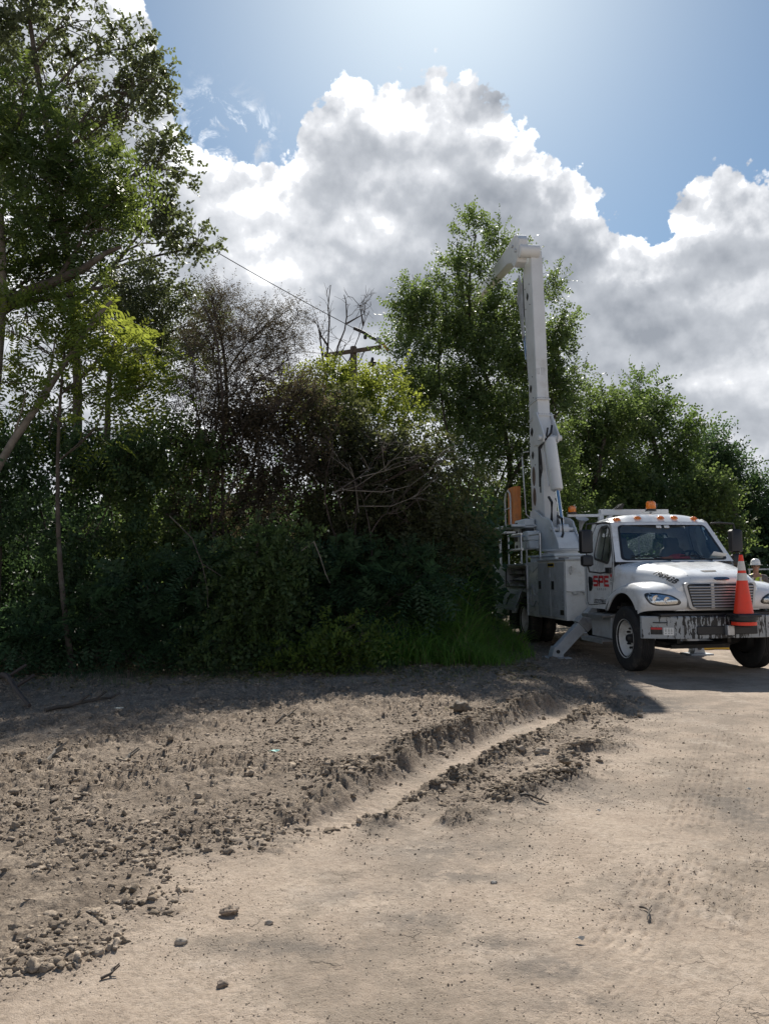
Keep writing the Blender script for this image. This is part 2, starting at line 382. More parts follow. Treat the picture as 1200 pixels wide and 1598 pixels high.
def truck():
    T = empty('bucket_truck', (TX, TY, 0), RZ, label='white utility bucket truck with raised boom, red door lettering and a scraped grey bumper', cat='bucket truck')
    P, P2 = MAT['paint'], MAT['paint2']
    # --- wheels
    def wheel(x, y, side, dual=False, rad=.52, w=.28):
        rot = Matrix.Translation((x, y, rad)) @ Matrix.Rotation(R(90) * -side, 4, 'X')   # local +z -> outward
        m = MB()
        prof = [(.0, -.02), (.10, -.02), (.19, -.035), (.235, .0), (.262, .05)] if not dual else [(.0, -.12), (.1, -.12), (.2, -.12), (.245, .0), (.262, .04)]
        m.lathe(prof, 40, rot, cap=False)
        h = m.build('wheel', MAT['wheel'], T, smooth=40)
        dr = MB(); dr.lathe([(0, -.20), (.22, -.20), (.275, -.13), (.275, -.03), (.2, -.045), (0, -.045)], 30, rot if not dual else rot @ Matrix.Translation((0, 0, -.12))); dr.build('brake_drum', MAT['dark'], h, smooth=40)
        t = MB(); hw = w / 2
        t.lathe([(.29, -hw + .01), (.38, -hw), (.46, -hw - .004), (rad - .025, -hw + .012), (rad, -hw + .045)] + [(rad - (.012 if k % 2 else 0), -hw + .05 + k * (w - .1) / 12 + dk) for k in range(13) for dk in (-.003, .003)] + [(rad, hw - .045), (rad - .025, hw - .012), (.46, hw + .004), (.38, hw), (.29, hw - .01), (.29, -hw + .01)], 56, rot, cap=False)
        if dual:
            r2 = rot @ Matrix.Translation((0, 0, -.33))
            t.lathe([(.29, -hw + .01), (.46, -hw), (rad, -hw + .045), (rad, hw - .045), (.46, hw), (.29, hw - .01)], 40, r2, cap=False)
        t.build('tyre', MAT['rubber'], h, smooth=40)
        r_ = MB(); r_.lathe([(.262, .03), (.275, .06), (.298, hw - .012), (.312, hw - .002), (.312, hw - .03), (.286, -.03), (.262, .03)], 44, rot, cap=False)
        r_.build('rim', MAT['wheel'], h, smooth=40)
        b = MB(); zb = -.02 if not dual else -.12
        b.lathe([(.0, zb + .12), (.05, zb + .12), (.065, zb + .10), (.075, zb + .02), (.10, zb)], 20, rot)
        for k in range(10):
            a = k * math.pi / 5; b.lathe([(.018, zb), (.018, zb + .05), (.01, zb + .06)], 8, rot @ Matrix.Translation((.16 * math.cos(a), .16 * math.sin(a), 0)))
        b.build('hub', MAT['dark'], h, smooth=40)
        if not dual:
            for k in range(2):
                hb = MB(); a = math.pi * k + .9; hb.lathe([(.0, -.018), (.028, -.018)], 14, rot @ Matrix.Translation((.215 * math.cos(a), .215 * math.sin(a), .008)), cap=False)
                hb.build('hand_hole', MAT['black'], h)
    wheel(0, -1.03, -1); wheel(0, 1.03, 1); wheel(-5.35, -.98, -1, True); wheel(-5.35, .98, 1, True)
    # --- chassis
    m = MB()
    for y in (-.43, .43): m.bb(-8.4, .7, y - .04, y + .04, .70, .95)
    for x in (-8.3, -6.8, -4.2, -2.6, -1, .5): m.bb(x - .05, x + .05, -.39, .39, .74, .92)
    m.build('chassis', MAT['dark'], T, bevel=.006)
    m = MB(); m.tube([(0, -.9, .5), (0, -.7, .44), (0, -.45, .40), (0, .45, .40), (0, .7, .44), (0, .9, .5)], .055, 8); m.bb(-.35, .35, -.46, -.40, .45, .56); m.bb(-.35, .35, .40, .46, .45, .56)
    m.tube([(-5.35, -.9, .52), (-5.35, .9, .52)], .09, 10); m.lathe([(.0, -.2), (.15, -.16), (.2, 0), (.15, .16), (0, .2)], 16, Matrix.Translation((-5.35, 0, .52)))
    m.tube([(-1.0, 0, .62), (-5.3, 0, .58)], .05, 8)
    m.bb(.18, .24, -.5, .5, .36, .42)
    m.build('axle', MAT['dark'], T, smooth=40)
    m = MB(); m.bb(-1.3, .55, -.36, .36, .62, 1.3); m.bb(.3, .5, -.55, .55, .95, 1.4); m.build('engine', MAT['dark'], T, bevel=.02)
    # --- hood
    def hw(x): return float(np.interp(x, [-.47, -.2, .1, .5, .93], [1.075, 1.03, .935, .80, .68]))
    def zc(x): return float(np.interp(x, [-.60, -.45, 0, .3, .6, .78, .88, .93], [1.74, 1.785, 1.735, 1.685, 1.62, 1.565, 1.515, 1.45]))
    rings = []
    xs = [-.60, -.47, -.3, -.1, .1, .3, .5, .65, .78, .85, .90, .925]
    for x in xs:
        w = hw(x) * (1 if x < .86 else 1 - (x - .86) * .55); z0 = zc(x); r = []
        pr_ = []
        for k in range(13):
            u = k / 12; pr_.append((u * w * .93, z0 - .025 * u * u - .10 * u ** 6 * (.35 if x < -.4 else 1) + (.012 * math.exp(-((u - .62) / .06) ** 2) if x < .8 else 0)))
        zt = pr_[-1][1]
        pr_ += [(w * .975, zt - (.02 if x < -.4 else .05)), (w, zt - (.06 if x < -.4 else .12)), (w * 1.01, zt - .25), (w * 1.02, 1.15), (w * 1.02, .99)]
        za = .575 + math.sqrt(max(0, .68 ** 2 - x * x)) + .03; pr_ = [(y, max(z, za) if abs(x) < .68 else z) for y, z in pr_]
        for y, z in pr_[::-1]: r.append((x - .11 * (y / w) ** 2 * max(0, (x + .1)), -y, z))
        for y, z in pr_[1:]: r.append((x - .11 * (y / w) ** 2 * max(0, (x + .1)), y, z))
        rings.append(r)
    m = MB(); m.loft(rings, True, True); hood = m.build('hood', P, T, smooth=50)
    hb = bvh(hood)
    # --- fenders
    def fender(sd):
        top = [(.80, 1.0), (.865, 1.06), (.875, 1.14), (.84, 1.24), (.74, 1.33), (.58, 1.385), (.38, 1.42), (.18, 1.425), (-.02, 1.41), (-.22, 1.37), (-.42, 1.31), (-.58, 1.25), (-.70, 1.18), (-.745, 1.08), (-.745, .96)]
        arch = [(-.70, .94)] + [(.68 * math.cos(R(a)), .575 + .68 * math.sin(R(a))) for a in range(150, 34, -8)] + [(.60, 1.0)]
        rr = []
        for y, ins, k, up in [(-.55, 0, 0, .05), (-.80, 0, .0, .02), (-.98, .0, .05, 0), (-1.08, .012, .11, 0), (-1.145, .04, .17, 0), (-1.18, .085, .22, 0), (-1.19, .14, .26, 0)]:
            g = []
            for x, z in top:
                d = Vector((x, z - .6)); d = d - d.normalized() * ins
                X_, Z_ = d.x, d.y + .6 + up * max(0, min(1, (z - 1.1) / .2)); X_ -= k * max(0, X_ - .15); g.append((X_, sd * -y * -1 if False else y * sd, Z_))
            for x, z in arch: g.append((x - (k * max(0, x - .15) * .6), y * sd, max(z, .94)))
            rr.append(g)
        m = MB(); m.loft(rr, True, True)
        o = m.build('fender', P, T, smooth=42)
        li = MB(); li.loft([[(x * .99, y * sd, max(.94, .575 + (z - .575) * .99)) for x, z in [(.675 * math.cos(R(a)), .575 + .675 * math.sin(R(a))) for a in range(150, 30, -8)]] for y in (-1.175, -.6)], False, False)
        li.build('wheel_well', MAT['black'], T, smooth=40)
        li = MB(); li.bb(-.7, .6, -.60 * sd - .01, -.60 * sd + .01, .7, 1.25); li.build('splash_guard', MAT['black'], T)
        return o
    fR = fender(1); fL = fender(-1); fb = {1: bvh(fR), -1: bvh(fL)}
    # headlights
    for sd in (1, -1):
        pl = [(-1.135, 1.20), (-1.13, 1.245), (-1.07, 1.262), (-.95, 1.255), (-.80, 1.225), (-.70, 1.17), (-.665, 1.12), (-.70, 1.09), (-.85, 1.08), (-1.02, 1.08), (-1.10, 1.11)]
        pl = rounded(pl, .04, 2); c = (-.95, 1.165)
        def fn(a, b, off=.008): return cast(fb[sd], (1.4, a * sd, b), (-1, 0, 0), off, (.6, a * sd, b))
        m = MB(); fan_fill(m, [(c[0] + (p[0] - c[0]) * 1.07, c[1] + (p[1] - c[1]) * 1.12) for p in pl], c, lambda a, b: fn(a, b, .006), 4); h = m.build('headlight', MAT['black'], T, smooth=60)
        m = MB(); fan_fill(m, pl, c, lambda a, b: fn(a, b, .014) , 5); m.build('lens', MAT['lens'], h, smooth=60)
        m = MB()
        for (cy, cz, r) in [(-1.02, 1.17, .062), (-.87, 1.155, .052)]:
            p = fn(cy, cz, 0); rt = Matrix.Translation(p + Vector((.0, 0, 0))) @ Matrix.Rotation(R(90), 4, 'Y')
            m.lathe([(r, .012), (r * .8, .0095), (r * .45, .0085), (r * .25, .010), (0, .0125)], 20, rt, cap=False)
        fan_fill(m, [(c[0] + (p[0] - c[0]) * .9, c[1] + (p[1] - c[1]) * .86) for p in pl], c, lambda a, b: fn(a, b, .0085), 3)
        m.build('reflector', MAT['chrome'], h, smooth=30)
    # --- grille: frame, slats, badge
    gp = rounded([(-.60, 1.42), (.60, 1.42), (.525, 1.035), (.47, 1.005), (-.47, 1.005), (-.525, 1.035)], .07, 4)
    def gx(y, z): return .945 - .10 * (y / .68) ** 2 - .10 * (z - 1.2) * .4
    c = (0, 1.21)
    m = MB(); o_ = [(gx(y, z) + .01, y, z) for y, z in gp]; i_ = [(gx(y, z) + .022, c[0] + (y - c[0]) * .93, c[1] + (z - c[1]) * .89) for y, z in gp]; i2 = [(p[0] - .06, p[1], p[2]) for p in i_]; o2 = [(p[0] - .06, p[1] * 1.01, p[2]) for p in o_]
    m.ring(o_, i_); m.ring(i_, i2); m.ring(o2, o_); g = m.build('grille', MAT['trim'], T, smooth=30)
    m = MB(); fan_fill(m, [(c[0] + (p[0] - c[0]) * .95, c[1] + (p[1] - c[1]) * .93) for p in gp], c, lambda a, b: (gx(a, b) + .003, a, b), 3); m.build('grille_mesh', MAT['black'], g)
    for k in range(8):
        z = 1.055 + k * .0425; w = .46 + (z - 1.0) * .20
        m = MB(); m.loft([[(gx(y, z) + dx, y, z + dz) for dx, dz in ((.004, -.012), (.026, -.010), (.030, .0), (.024, .012), (.004, .012))] for y in np.linspace(-w, w, 13)]); m.build('slat', MAT['trim'], g, smooth=40)
    for y in (-.17, .3):
        m = MB(); m.bb(.915, .948, y - .025, y + .025, 1.03, 1.40); m.build('grille_bar', MAT['trim'], g)
    m = MB(); pl = [(.13 * math.copysign(abs(math.cos(t)) ** .5, math.cos(t)), 1.475 + .026 * math.sin(t)) for t in np.linspace(0, 2 * math.pi, 32, endpoint=False)]
    def bfn(off): return lambda a, b: cast(hb, (1.4, a, b), (-1, 0, 0), off, (.9, a, b))
    fan_fill(m, pl, (0, 1.475), bfn(.014), 2); bd = m.build('badge', MAT['chrome'], T, smooth=30)
    m = MB(); fan_fill(m, [(p[0] * .92, 1.475 + (p[1] - 1.475) * .75) for p in pl], (0, 1.475), bfn(.018), 2); m.build('badge_plate', MAT['ink'], bd)
    m = MB(); put_text(m, 'FREIGHTLINER', .034, lambda a, b: bfn(.021)(a, 1.475 + b), bold=.0006); m.build('lettering', MAT['chrome'], bd)
    # hood vent
    m = MB(); vp = [(.66, -.20), (.74, -.17), (.74, .03), (.66, .06)]
    fan_fill(m, vp, (.70, -.07), lambda a, b: cast(hb, (a, b, 2.5), (0, 0, -1), .006), 2); m.build('hood_vent', MAT['dark'], T)
    # hood split line and shut line
    def strip(name, pts, w, mt, par, tr, d, off=.004):
        mm = MB(); a = []
        pts = [Vector(p) for p in pts]
        for i, p in enumerate(pts):
            t = (pts[min(i + 1, len(pts) - 1)] - pts[max(i - 1, 0)]).normalized(); n_ = t.cross(Vector(d)).normalized()
            a.append([cast(tr, p + n_ * w / 2, d, off, None), cast(tr, p - n_ * w / 2, d, off, None)])
        mm.loft(a, False, False); return mm.build(name, mt, par)
    strip('hood_seam', [(x, -.62 + (x + .4) * .13, 2.5) for x in np.linspace(-.40, .84, 16)], .007, MAT['grey'], T, hb, (0, 0, -1))
    strip('hood_seam', [(x, .62 - (x + .4) * .13, 2.5) for x in np.linspace(-.40, .84, 16)], .007, MAT['grey'], T, hb, (0, 0, -1))
    # fleet number, slanted on the hood side
    def nfn(a, b):
        x = .52 + a * 1.0; p_ = Vector((x, -.70 + a * .10, 1.50 - a * .20)) + Vector((0, .62, .78)) * b; d_ = Vector((0, .78, -.62))
        return cast(hb, p_ - d_ * 1.2, d_, .013, p_)
    m = MB(); put_text(m, '196943B', .135, nfn, shear=.35, bold=.0025, xs=.98); m.build('fleet_number', MAT['ink'], hood)
    # --- bumper
    pts = [(.70, -1.21), (.96, -.66), (.98, 0), (.96, .66), (.70, 1.21)]
    def brail(z0, z1, th=.06):
        r = []
        for x, y in pts: r.append([(x, y, z0), (x, y, z1 - .015), (x - .02, y, z1), (x - th, y, z1), (x - th, y, z0)])
        return r
    m = MB()
    m.loft(brail(.575, .915)); bp = m.build('bumper', MAT['bumper'], T, bevel=.008)
    bb_ = bvh(bp)
    for y in (-.66, .66): m = MB(); m.bb(.955, .966, y - .004, y + .004, .58, .912); m.build('seam', MAT['dark'], bp)
    m = MB(); m.box((.975, .02, .70), (.03, .98, .13)); m.build('tow_opening', MAT['black'], bp, bevel=.01)
    def bfn2(a, b, off=.004): return cast(bb_, (1.6, a, b), (-1, 0, 0), off)
    def card(name, y0, y1, z0, z1, mt, off, par):
        mm = MB(); mm.add([bfn2(y0, z0, off), bfn2(y1, z0, off), bfn2(y1, z1, off), bfn2(y0, z1, off)], [(0, 1, 2, 3)]); return mm.build(name, mt, par)
    card('warning_decal', -1.10, -.945, .64, .75, MAT['dark'], .004, bp); d1 = card('decal_header', -1.095, -.95, .715, .745, MAT['red'], .007, bp)
    card('permit_sticker', -.93, -.80, .63, .745, MAT['white'], .004, bp)
    m = MB()
    for z in (.72, .70, .68, .655): 
        for y0 in (-.915, -.875, -.84): m.add([bfn2(y0, z, .007), bfn2(y0 + .022, z, .007), bfn2(y0 + .022, z + .006, .007), bfn2(y0, z + .006, .007)], [(0, 1, 2, 3)])
    m.build('sticker_print', MAT['ink'], bp)
    m = MB(); m.tube([bfn2(-1.06, .82, -.01), bfn2(-1.06, .82, .03), bfn2(-.90, .82, .03), bfn2(-.90, .82, -.01)], .008, 6); m.build('bumper_handle', MAT['dark'], bp, smooth=40)
    m = MB(); m.box((1.02, .03, .70), (.09, .11, .15)); m.build('receiver_bracket', MAT['steel'], bp, bevel=.008)
    m = MB(); m.bb(.55, .90, -1.0, 1.0, .915, .955); m.build('bumper_cover', MAT['black'], T, bevel=.01)
    for y in (-.42, .42): m = MB(); m.bb(.3, .92, y - .05, y + .05, .58, .72); m.build('tow_bracket', MAT['dark'], bp)
    # --- cab shell
    def ys(z): return 1.09 if z <= 1.72 else 1.09 - (z - 1.72) * .245
    sideo = [(-.72, .95), (-1.68, .95), (-1.765, 1.03), (-1.765, 2.40), (-1.70, 2.50), (-1.10, 2.53), (-.97, 2.47), (-.50, 1.78), (-.47, 1.60), (-.50, 1.20), (-.60, .99)]
    win = rounded([(-.72, 1.74), (-1.34, 1.83), (-1.40, 1.92), (-1.40, 2.33), (-1.33, 2.40), (-1.06, 2.41), (-.94, 2.33), (-.68, 1.93)], .06, 3)
    c = (-1.06, 2.08)
    an = angles(c, sideo, win, n=48)
    O, I = star(sideo, c, an), star(win, c, an)
    cab = MB()
    for sd in (-1, 1):
        mid = [((o[0] * .5 + i[0] * .5), (o[1] * .5 + i[1] * .5)) for o, i in zip(O, I)]
        o3 = [(x, sd * ys(z), z) for x, z in O]; q3 = [(x, sd * ys(z), z) for x, z in mid]; i3 = [(x, sd * ys(z), z) for x, z in I]; i4 = [(x, sd * (ys(z) - .05), z) for x, z in I]
        cab.ring(o3, q3); cab.ring(q3, i3); cab.ring(i3, i4)
    def ws(u, v): return (-.46 - .50 * v + .11 * (1 - u * u), u * (1.07 * (1 - v) + .905 * v), 1.76 + .70 * v)
    wo = [(-1, 0), (-.5, 0), (0, 0), (.5, 0), (1, 0), (1, .5), (1, 1), (.5, 1), (0, 1), (-.5, 1), (-1, 1), (-1, .5)]
    wi = rounded([(-.91, .03), (.91, .03), (.89, .93), (-.89, .93)], .10, 4)
    an = angles((0, .5), wo, wi, n=60); WO, WI = star(wo, (0, .5), an), star(wi, (0, .5), an)
    cab.ring([ws(*p) for p in WO], [ws(*p) for p in WI])
    # roof
    rr = []
    for s_ in np.linspace(0, 1, 11):
        r = []
        for u in np.linspace(-1, 1, 21):
            xf = -.96 + .11 * (1 - u * u); x = xf + (-1.765 - xf) * s_
            z = 2.46 + (.035 + .125 * (1 - abs(u) ** 3.5) ** .8) * math.sin(min(1, (s_ * 3.2 + .02)) * math.pi / 2) * (1 - .35 * max(0, s_ - .75) * 4 * .5)
            r.append((x, u * (.905 + .02 * math.sin(math.pi * s_)), z))
        rr.append(r)
    cab.loft(rr, False, False)
    # back wall with window, floor, firewall
    bo = [(-1.09, .95), (1.09, .95), (1.09, 1.72), (.905, 2.5), (.5, 2.58), (0, 2.6), (-.5, 2.58), (-.905, 2.5), (-1.09, 1.72)]; bi = rounded([(-.62, 1.78), (.62, 1.78), (.58, 2.32), (-.58, 2.32)], .08, 3)
    an = angles((0, 2.05), bo, bi, n=30); BO, BI = star(bo, (0, 2.05), an), star(bi, (0, 2.05), an)
    cab.ring([(-1.765, y, z) for y, z in BO], [(-1.765, y, z) for y, z in BI])
    cabo = cab.build('cab', P, T, smooth=30)
    cb = bvh(cabo)
    m = MB(); m.bb(-1.74, -.40, -1.05, 1.05, .97, 1.02); m.bb(-.48, -.44, -1.0, 1.0, 1.0, 1.74); m.build('cab_floor', MAT['dark'], T)
    m = MB(); fan_fill(m, wi, (0, .5), lambda a, b: ws(a, b), 6); wsd = m.build('windshield', MAT['glass'], T, smooth=60)
    m = MB(); a_ = [ws(*p) for p in wi]; b_ = [ws(p[0] * .955, .5 + (p[1] - .5) * .93) for p in wi]
    m.ring([(p[0] + .004, p[1], p[2] + .003) for p in a_], [(p[0] + .004, p[1], p[2] + .003) for p in b_]); m.build('windshield_seal', MAT['black'], wsd)
    m = MB(); m.ring([(-1.77, y, z) for y, z in bi], [(-1.77, y * .95, 2.05 + (z - 2.05) * .9) for y, z in bi]); rw = m.build('rear_window', MAT['black'], T)
    m = MB(); m.add([(-1.76, y, z) for y, z in bi], [tuple(range(len(bi)))]); m.build('pane', MAT['glass'], rw)
    for z in (2.0,): m = MB(); m.bb(-1.79, -1.77, -.02, .02, 1.79, 2.31); m.build('mullion', MAT['black'], rw)
    # doors
    for sd in (-1, 1):
        dp = [(-.66, 1.06), (-1.60, 1.00), (-1.66, 1.06), (-1.66, 2.30), (-1.58, 2.46), (-1.10, 2.48), (-.97, 2.41), (-.56, 1.80), (-.535, 1.45), (-.66, 1.06)]
        dm = MB()
        for i in range(len(dp) - 1):
            a, b = dp[i], dp[i + 1]; n = max(2, int(math.hypot(b[0] - a[0], b[1] - a[1]) / .1)); t = [(a[0] + (b[0] - a[0]) * k / n, a[1] + (b[1] - a[1]) * k / n) for k in range(n + 1)]
            dm.tube([(x, sd * (ys(z) + .001), z) for x, z in t], .0065, 5)
        d = dm.build('door', MAT['dark'], T, smooth=40)
        m = MB(); m.add([(x, sd * (ys(z) - .03), z) for x, z in win], [tuple(range(len(win)))]); m.build('door_window', MAT['glass'], d)
        wb = [(c[0] + (p[0] - c[0]) * 1.05, c[1] + (p[1] - c[1]) * 1.06) for p in win]; wn_ = [(c[0] + (p[0] - c[0]) * .93, c[1] + (p[1] - c[1]) * .93) for p in win]
        m = MB(); m.ring([(x, sd * (ys(z) + .004), z) for x, z in wb], [(x, sd * (ys(z) + .004), z) for x, z in wn_]); m.tube([(-1.02, sd * (ys(1.8) + .0), 1.80), (-1.10, sd * (ys(2.4)), 2.39)], .012, 6); m.build('window_seal', MAT['black'], d)
        hp = rounded([(-1.58, 1.52), (-1.40, 1.50), (-1.37, 1.40), (-1.44, 1.26), (-1.56, 1.24)], .05, 4)
        m = MB(); fan_fill(m, hp, (-1.48, 1.4), lambda a, b: (a, sd * 1.098, b), 2); m.bb(-1.55, -1.42, sd * 1.10 - .012, sd * 1.10 + .012, 1.39, 1.43); m.build('door_handle', MAT['black'], d)
        fl = -sd  # text reads left to right from outside
        def dfn(cx_, cz_): return lambda a, b: (cx_ + a * (1 if sd < 0 else -1), sd * 1.1005, cz_ + b)
        if True:
            L = MB(); f_ = dfn(-1.02, 1.435)
            # blocky S P E with a bolt through the P
            def rect(x0, x1, z0, z1): L.add([f_(x0, z0), f_(x1, z0), f_(x1, z1), f_(x0, z1)], [(0, 1, 2, 3)])
            h = .095; w = .2; t_ = .042
            for ox in (-.33, -.10, .13):
                rect(ox + .01, ox + w, h - t_, h); 
                if ox == -.33: rect(ox, ox + t_, .018, h - t_ + .001); rect(ox, ox + w, -.022, .018); rect(ox + w - t_, ox + w, -h + t_, -.022); rect(ox, ox + w - .01, -h, -h + t_)
                if ox == -.10: rect(ox, ox + t_, -h, h - t_); rect(ox + w - t_, ox + w, .01, h - t_); rect(ox + t_, ox + w, -.03, .01)
                if ox == .13: rect(ox, ox + t_, -h + t_, h - t_); rect(ox + t_, ox + w - .02, -.02, .018); rect(ox, ox + w, -h, -h + t_)
            L.build('lettering', MAT['red'], d)
            m = MB(); g_ = lambda a, b: tuple(Vector(f_(a, b)) + Vector((0, sd * .003, 0)))
            m.add([g_(-.06, .085), g_(-.115, -.005), g_(-.075, -.005), g_(-.10, -.085), g_(-.035, .02), g_(-.075, .02), g_(-.03, .085)], [(0, 1, 2, 3, 4, 5, 6)]); m.build('bolt_emblem', MAT['ink'], d)
            for k_, ch_ in enumerate('GROUP'): m = MB(); put_text(m, ch_, .052, dfn(-1.0 + (k_ - 2) * .085 * (1 if sd < 0 else -1), 1.29), bold=.001); m.build('small_letter', MAT['ink'], d)
            m = MB(); put_text(m, 'USDOT981578', .105, dfn(-1.05, 1.075), bold=.0012, xs=.92); m.build('code_lettering', MAT['ink'], d)
            m = MB(); m.lathe([(0, 0), (.032, 0)], 16, Matrix.Translation((-.60, sd * 1.0985, 1.53)) @ Matrix.Rotation(R(90), 4, 'X'), cap=False); m.build('round_sticker', MAT['red'], d)
            m = MB(); put_text(m, 'NO\nID', .06, dfn(-.60, 1.43)); m.build('sticker_print', MAT['ink'], d)
    # mirrors
    for sd in (-1, 1):
        m = MB(); m.tube([(-.92, sd * .95, 2.44), (-.90, sd * 1.10, 2.45), (-.90, sd * 1.38, 2.43), (-.90, sd * 1.40, 2.30), (-.88, sd * 1.40, 1.75), (-.88, sd * 1.36, 1.60), (-.80, sd * 1.2, 1.575), (-.72, sd * 1.06, 1.60)], .017, 8)
        m.box((-.66, sd * 1.11, 1.62), (.16, .06, .10))
        mr = m.build('mirror', MAT['black'], T, bevel=.006)
        y0 = sd * 1.40
        m = MB(); m.loft([[(-.90 + dx * k, y0 + sd * .0 + dy * k, z) for dx, dy in ((.06, -.10), (.075, -.06), (.075, .06), (.06, .10), (-.04, .115), (-.04, -.115))] for z, k in ((1.92, .7), (1.94, 1), (2.30, 1), (2.33, .7))]); m.build('mirror_housing', MAT['black'], mr, smooth=40)
        m = MB(); m.loft([[(-.88 + dx * k, y0 + dy * k, z) for dx, dy in ((.06, -.09), (.08, 0), (.06, .09), (-.04, .10), (-.04, -.10))] for z, k in ((1.69, .6), (1.72, 1), (1.86, 1), (1.89, .7))]); m.build('spot_mirror', MAT['black'], mr, smooth=40)
        for z0, z1, w in ((1.95, 2.29, .1), (1.73, 1.85, .08)):
            m = MB(); m.add([(-.943, y0 - w, z0), (-.943, y0 + w, z0), (-.943, y0 + w, z1), (-.943, y0 - w, z1)], [(0, 1, 2, 3)]); m.build('mirror_glass', MAT['chrome'], mr)
    # visor edge, wipers
    for y0, y1, y2 in ((-.15, -.78, -.1), (.62, .05, .7)):
        m = MB(); a = [ws(u, v) for u, v in ((y0 / 1.07, .0), ((y0 + y1) / 2 / 1.05, .09), (y1 / 1.03, .13))]
        m.tube([(p[0] + .03, p[1], p[2] + .015) for p in a], [.012, .009, .006], 6)
        b_ = [ws(u / 1.04, v) for u, v in ((y1 + .0, .10), ((y0 + y1) / 2, .135), (y0 - .12, .10))]; m.tube([(p[0] + .02, p[1], p[2] + .01) for p in b_], .007, 5)
        m.build('wiper', MAT['black'], T, smooth=40)
    # clearance lights
    for y in (-.78, -.42, 0, .26, .66):
        x = -.98 + .11 * (1 - (y / .9) ** 2) - .06; z = cast(cb, (x, y, 3.2), (0, 0, -1), 0)[2]
        m = MB(); m.loft([[(x + a * k, y + b * k, z + h_) for a, b in ((.05, -.05), (.05, .05), (-.06, .05), (-.06, -.05))] for h_, k in ((-.01, 1.15), (.0, 1.1), (.03, .8), (.045, .45))]); m.build('clearance_light', MAT['amber'], T, smooth=60)
    def beacon(x, y, z, s_=1.):
        m = MB(); m.lathe([(.085 * s_, 0), (.085 * s_, .035 * s_), (.075 * s_, .04 * s_)], 20, Matrix.Translation((x, y, z))); b = m.build('beacon', MAT['black'], T, smooth=40)
        m = MB(); m.lathe([(.07 * s_, .035 * s_), (.078 * s_, .06 * s_), (.074 * s_, .14 * s_), (.05 * s_, .165 * s_), (0, .17 * s_)], 20, Matrix.Translation((x, y, z))); m.build('beacon_lens', MAT['amber'], b, smooth=40)
    # beacon on a short stalk on the roof, another on a side arm
    m = MB(); m.tube([(-1.45, .1, 2.55), (-1.45, .1, 2.68)], .03, 8); m.box((-1.45, .1, 2.69), (.24, .26, .015)); m.build('beacon_mount', MAT['steel'], T, bevel=.003); beacon(-1.45, .1, 2.697, 1.15)
    # boom rest frame behind the cab
    m = MB()
    xR = -1.95
    m.box((xR, 0, 2.72), (.12, 1.36, .11))
    for s_ in (-1, 1):
        m.box((xR, s_ * .66, 1.75), (.09, .09, 1.9)); m.loft([[(xR - .045, s_ * .66, 2.42), (xR + .045, s_ * .66, 2.42), (xR + .045, s_ * .66, 2.50), (xR - .045, s_ * .66, 2.50)], [(xR - .045, s_ * .42, 2.665), (xR + .045, s_ * .42, 2.665), (xR + .045, s_ * .5, 2.665), (xR - .045, s_ * .5, 2.665)]])
    m.build('boom_rest', MAT['boom'], T, bevel=.008)
    for y in (-.38, .30):
        m = MB(); m.loft([[(xR - .09, y - .02, 2.775), (xR + .09, y - .02, 2.775), (xR + .09, y + .12, 2.775), (xR - .09, y + .12, 2.775)], [(xR - .09, y + .12, 2.88), (xR + .09, y + .12, 2.88), (xR + .09, y + .16, 2.88), (xR - .09, y + .16, 2.88)]]); m.build('rest_pad', MAT['dark'], T)
    m = MB(); m.box((xR, -.98, 2.66), (.07, .66, .05)); m.build('light_arm', MAT['boom'], T, bevel=.004); beacon(xR, -1.22, 2.685, .95)
    m = MB(); m.lathe([(.02, 0), (.03, .12), (.06, .2), (.12, .26)], 18, Matrix.Translation((xR + .02, -1.08, 2.36)) @ Matrix.Rotation(R(25), 4, 'Y'), cap=False); m.tube([(xR, -1.08, 2.64), (xR + .02, -1.08, 2.38)], .02, 6); m.build('horn_speaker', MAT['grey'], T, smooth=50)
    # interior
    m = MB(); m.loft([[(-.50, y, 1.50), (-.46, y, 1.72), (-.62, y, 1.79 + .02 * math.cos(y * 3)), (-.80, y, 1.76), (-.88, y, 1.60), (-.80, y, 1.45)] for y in np.linspace(-.98, .98, 9)]); m.build('dashboard', MAT['seat'], T, smooth=50)
    for y in (-.48, .52):
        m = MB(); m.loft([[(x - .05, y + s_ * w, z), (x + .07, y + s_ * w, z)][::1] + [(x + .07, y - s_ * w, z), (x - .05, y - s_ * w, z)] for s_ in (1,) for x, w, z in ((-1.40, .22, 1.35), (-1.46, .26, 1.6), (-1.52, .25, 1.9), (-1.55, .20, 2.0), (-1.56, .13, 2.04), (-1.57, .14, 2.1), (-1.58, .12, 2.22))])
        m.box((-1.2, y, 1.32), (.5, .5, .16)); m.bb(-1.4, -1.0, y - .2, y + .2, 1.0, 1.26); m.build('seat', MAT['seat'], T, bevel=.03)
    m = MB(); rt = Matrix.Translation((-.98, .52, 1.76)) @ Matrix.Rotation(R(-62), 4, 'Y')
    m.tube([rt @ Vector((.22 * math.cos(t), .22 * math.sin(t), 0)) for t in np.linspace(0, 2 * math.pi, 29)], .017, 8, cap=False)
    m.tube([rt @ Vector((-.2, 0, 0)), rt @ Vector((.2, 0, 0))], .02, 6); m.tube([rt @ Vector((0, 0, 0)), (-.7, .52, 1.66)], .035, 8); m.build('steering_wheel', MAT['black'], T, smooth=50)
    # steps and tank under the door
    m = MB(); m.bb(-1.62, -.78, -1.04, -.55, .45, .86); m.build('step_box', MAT['grey'], T, bevel=.01)
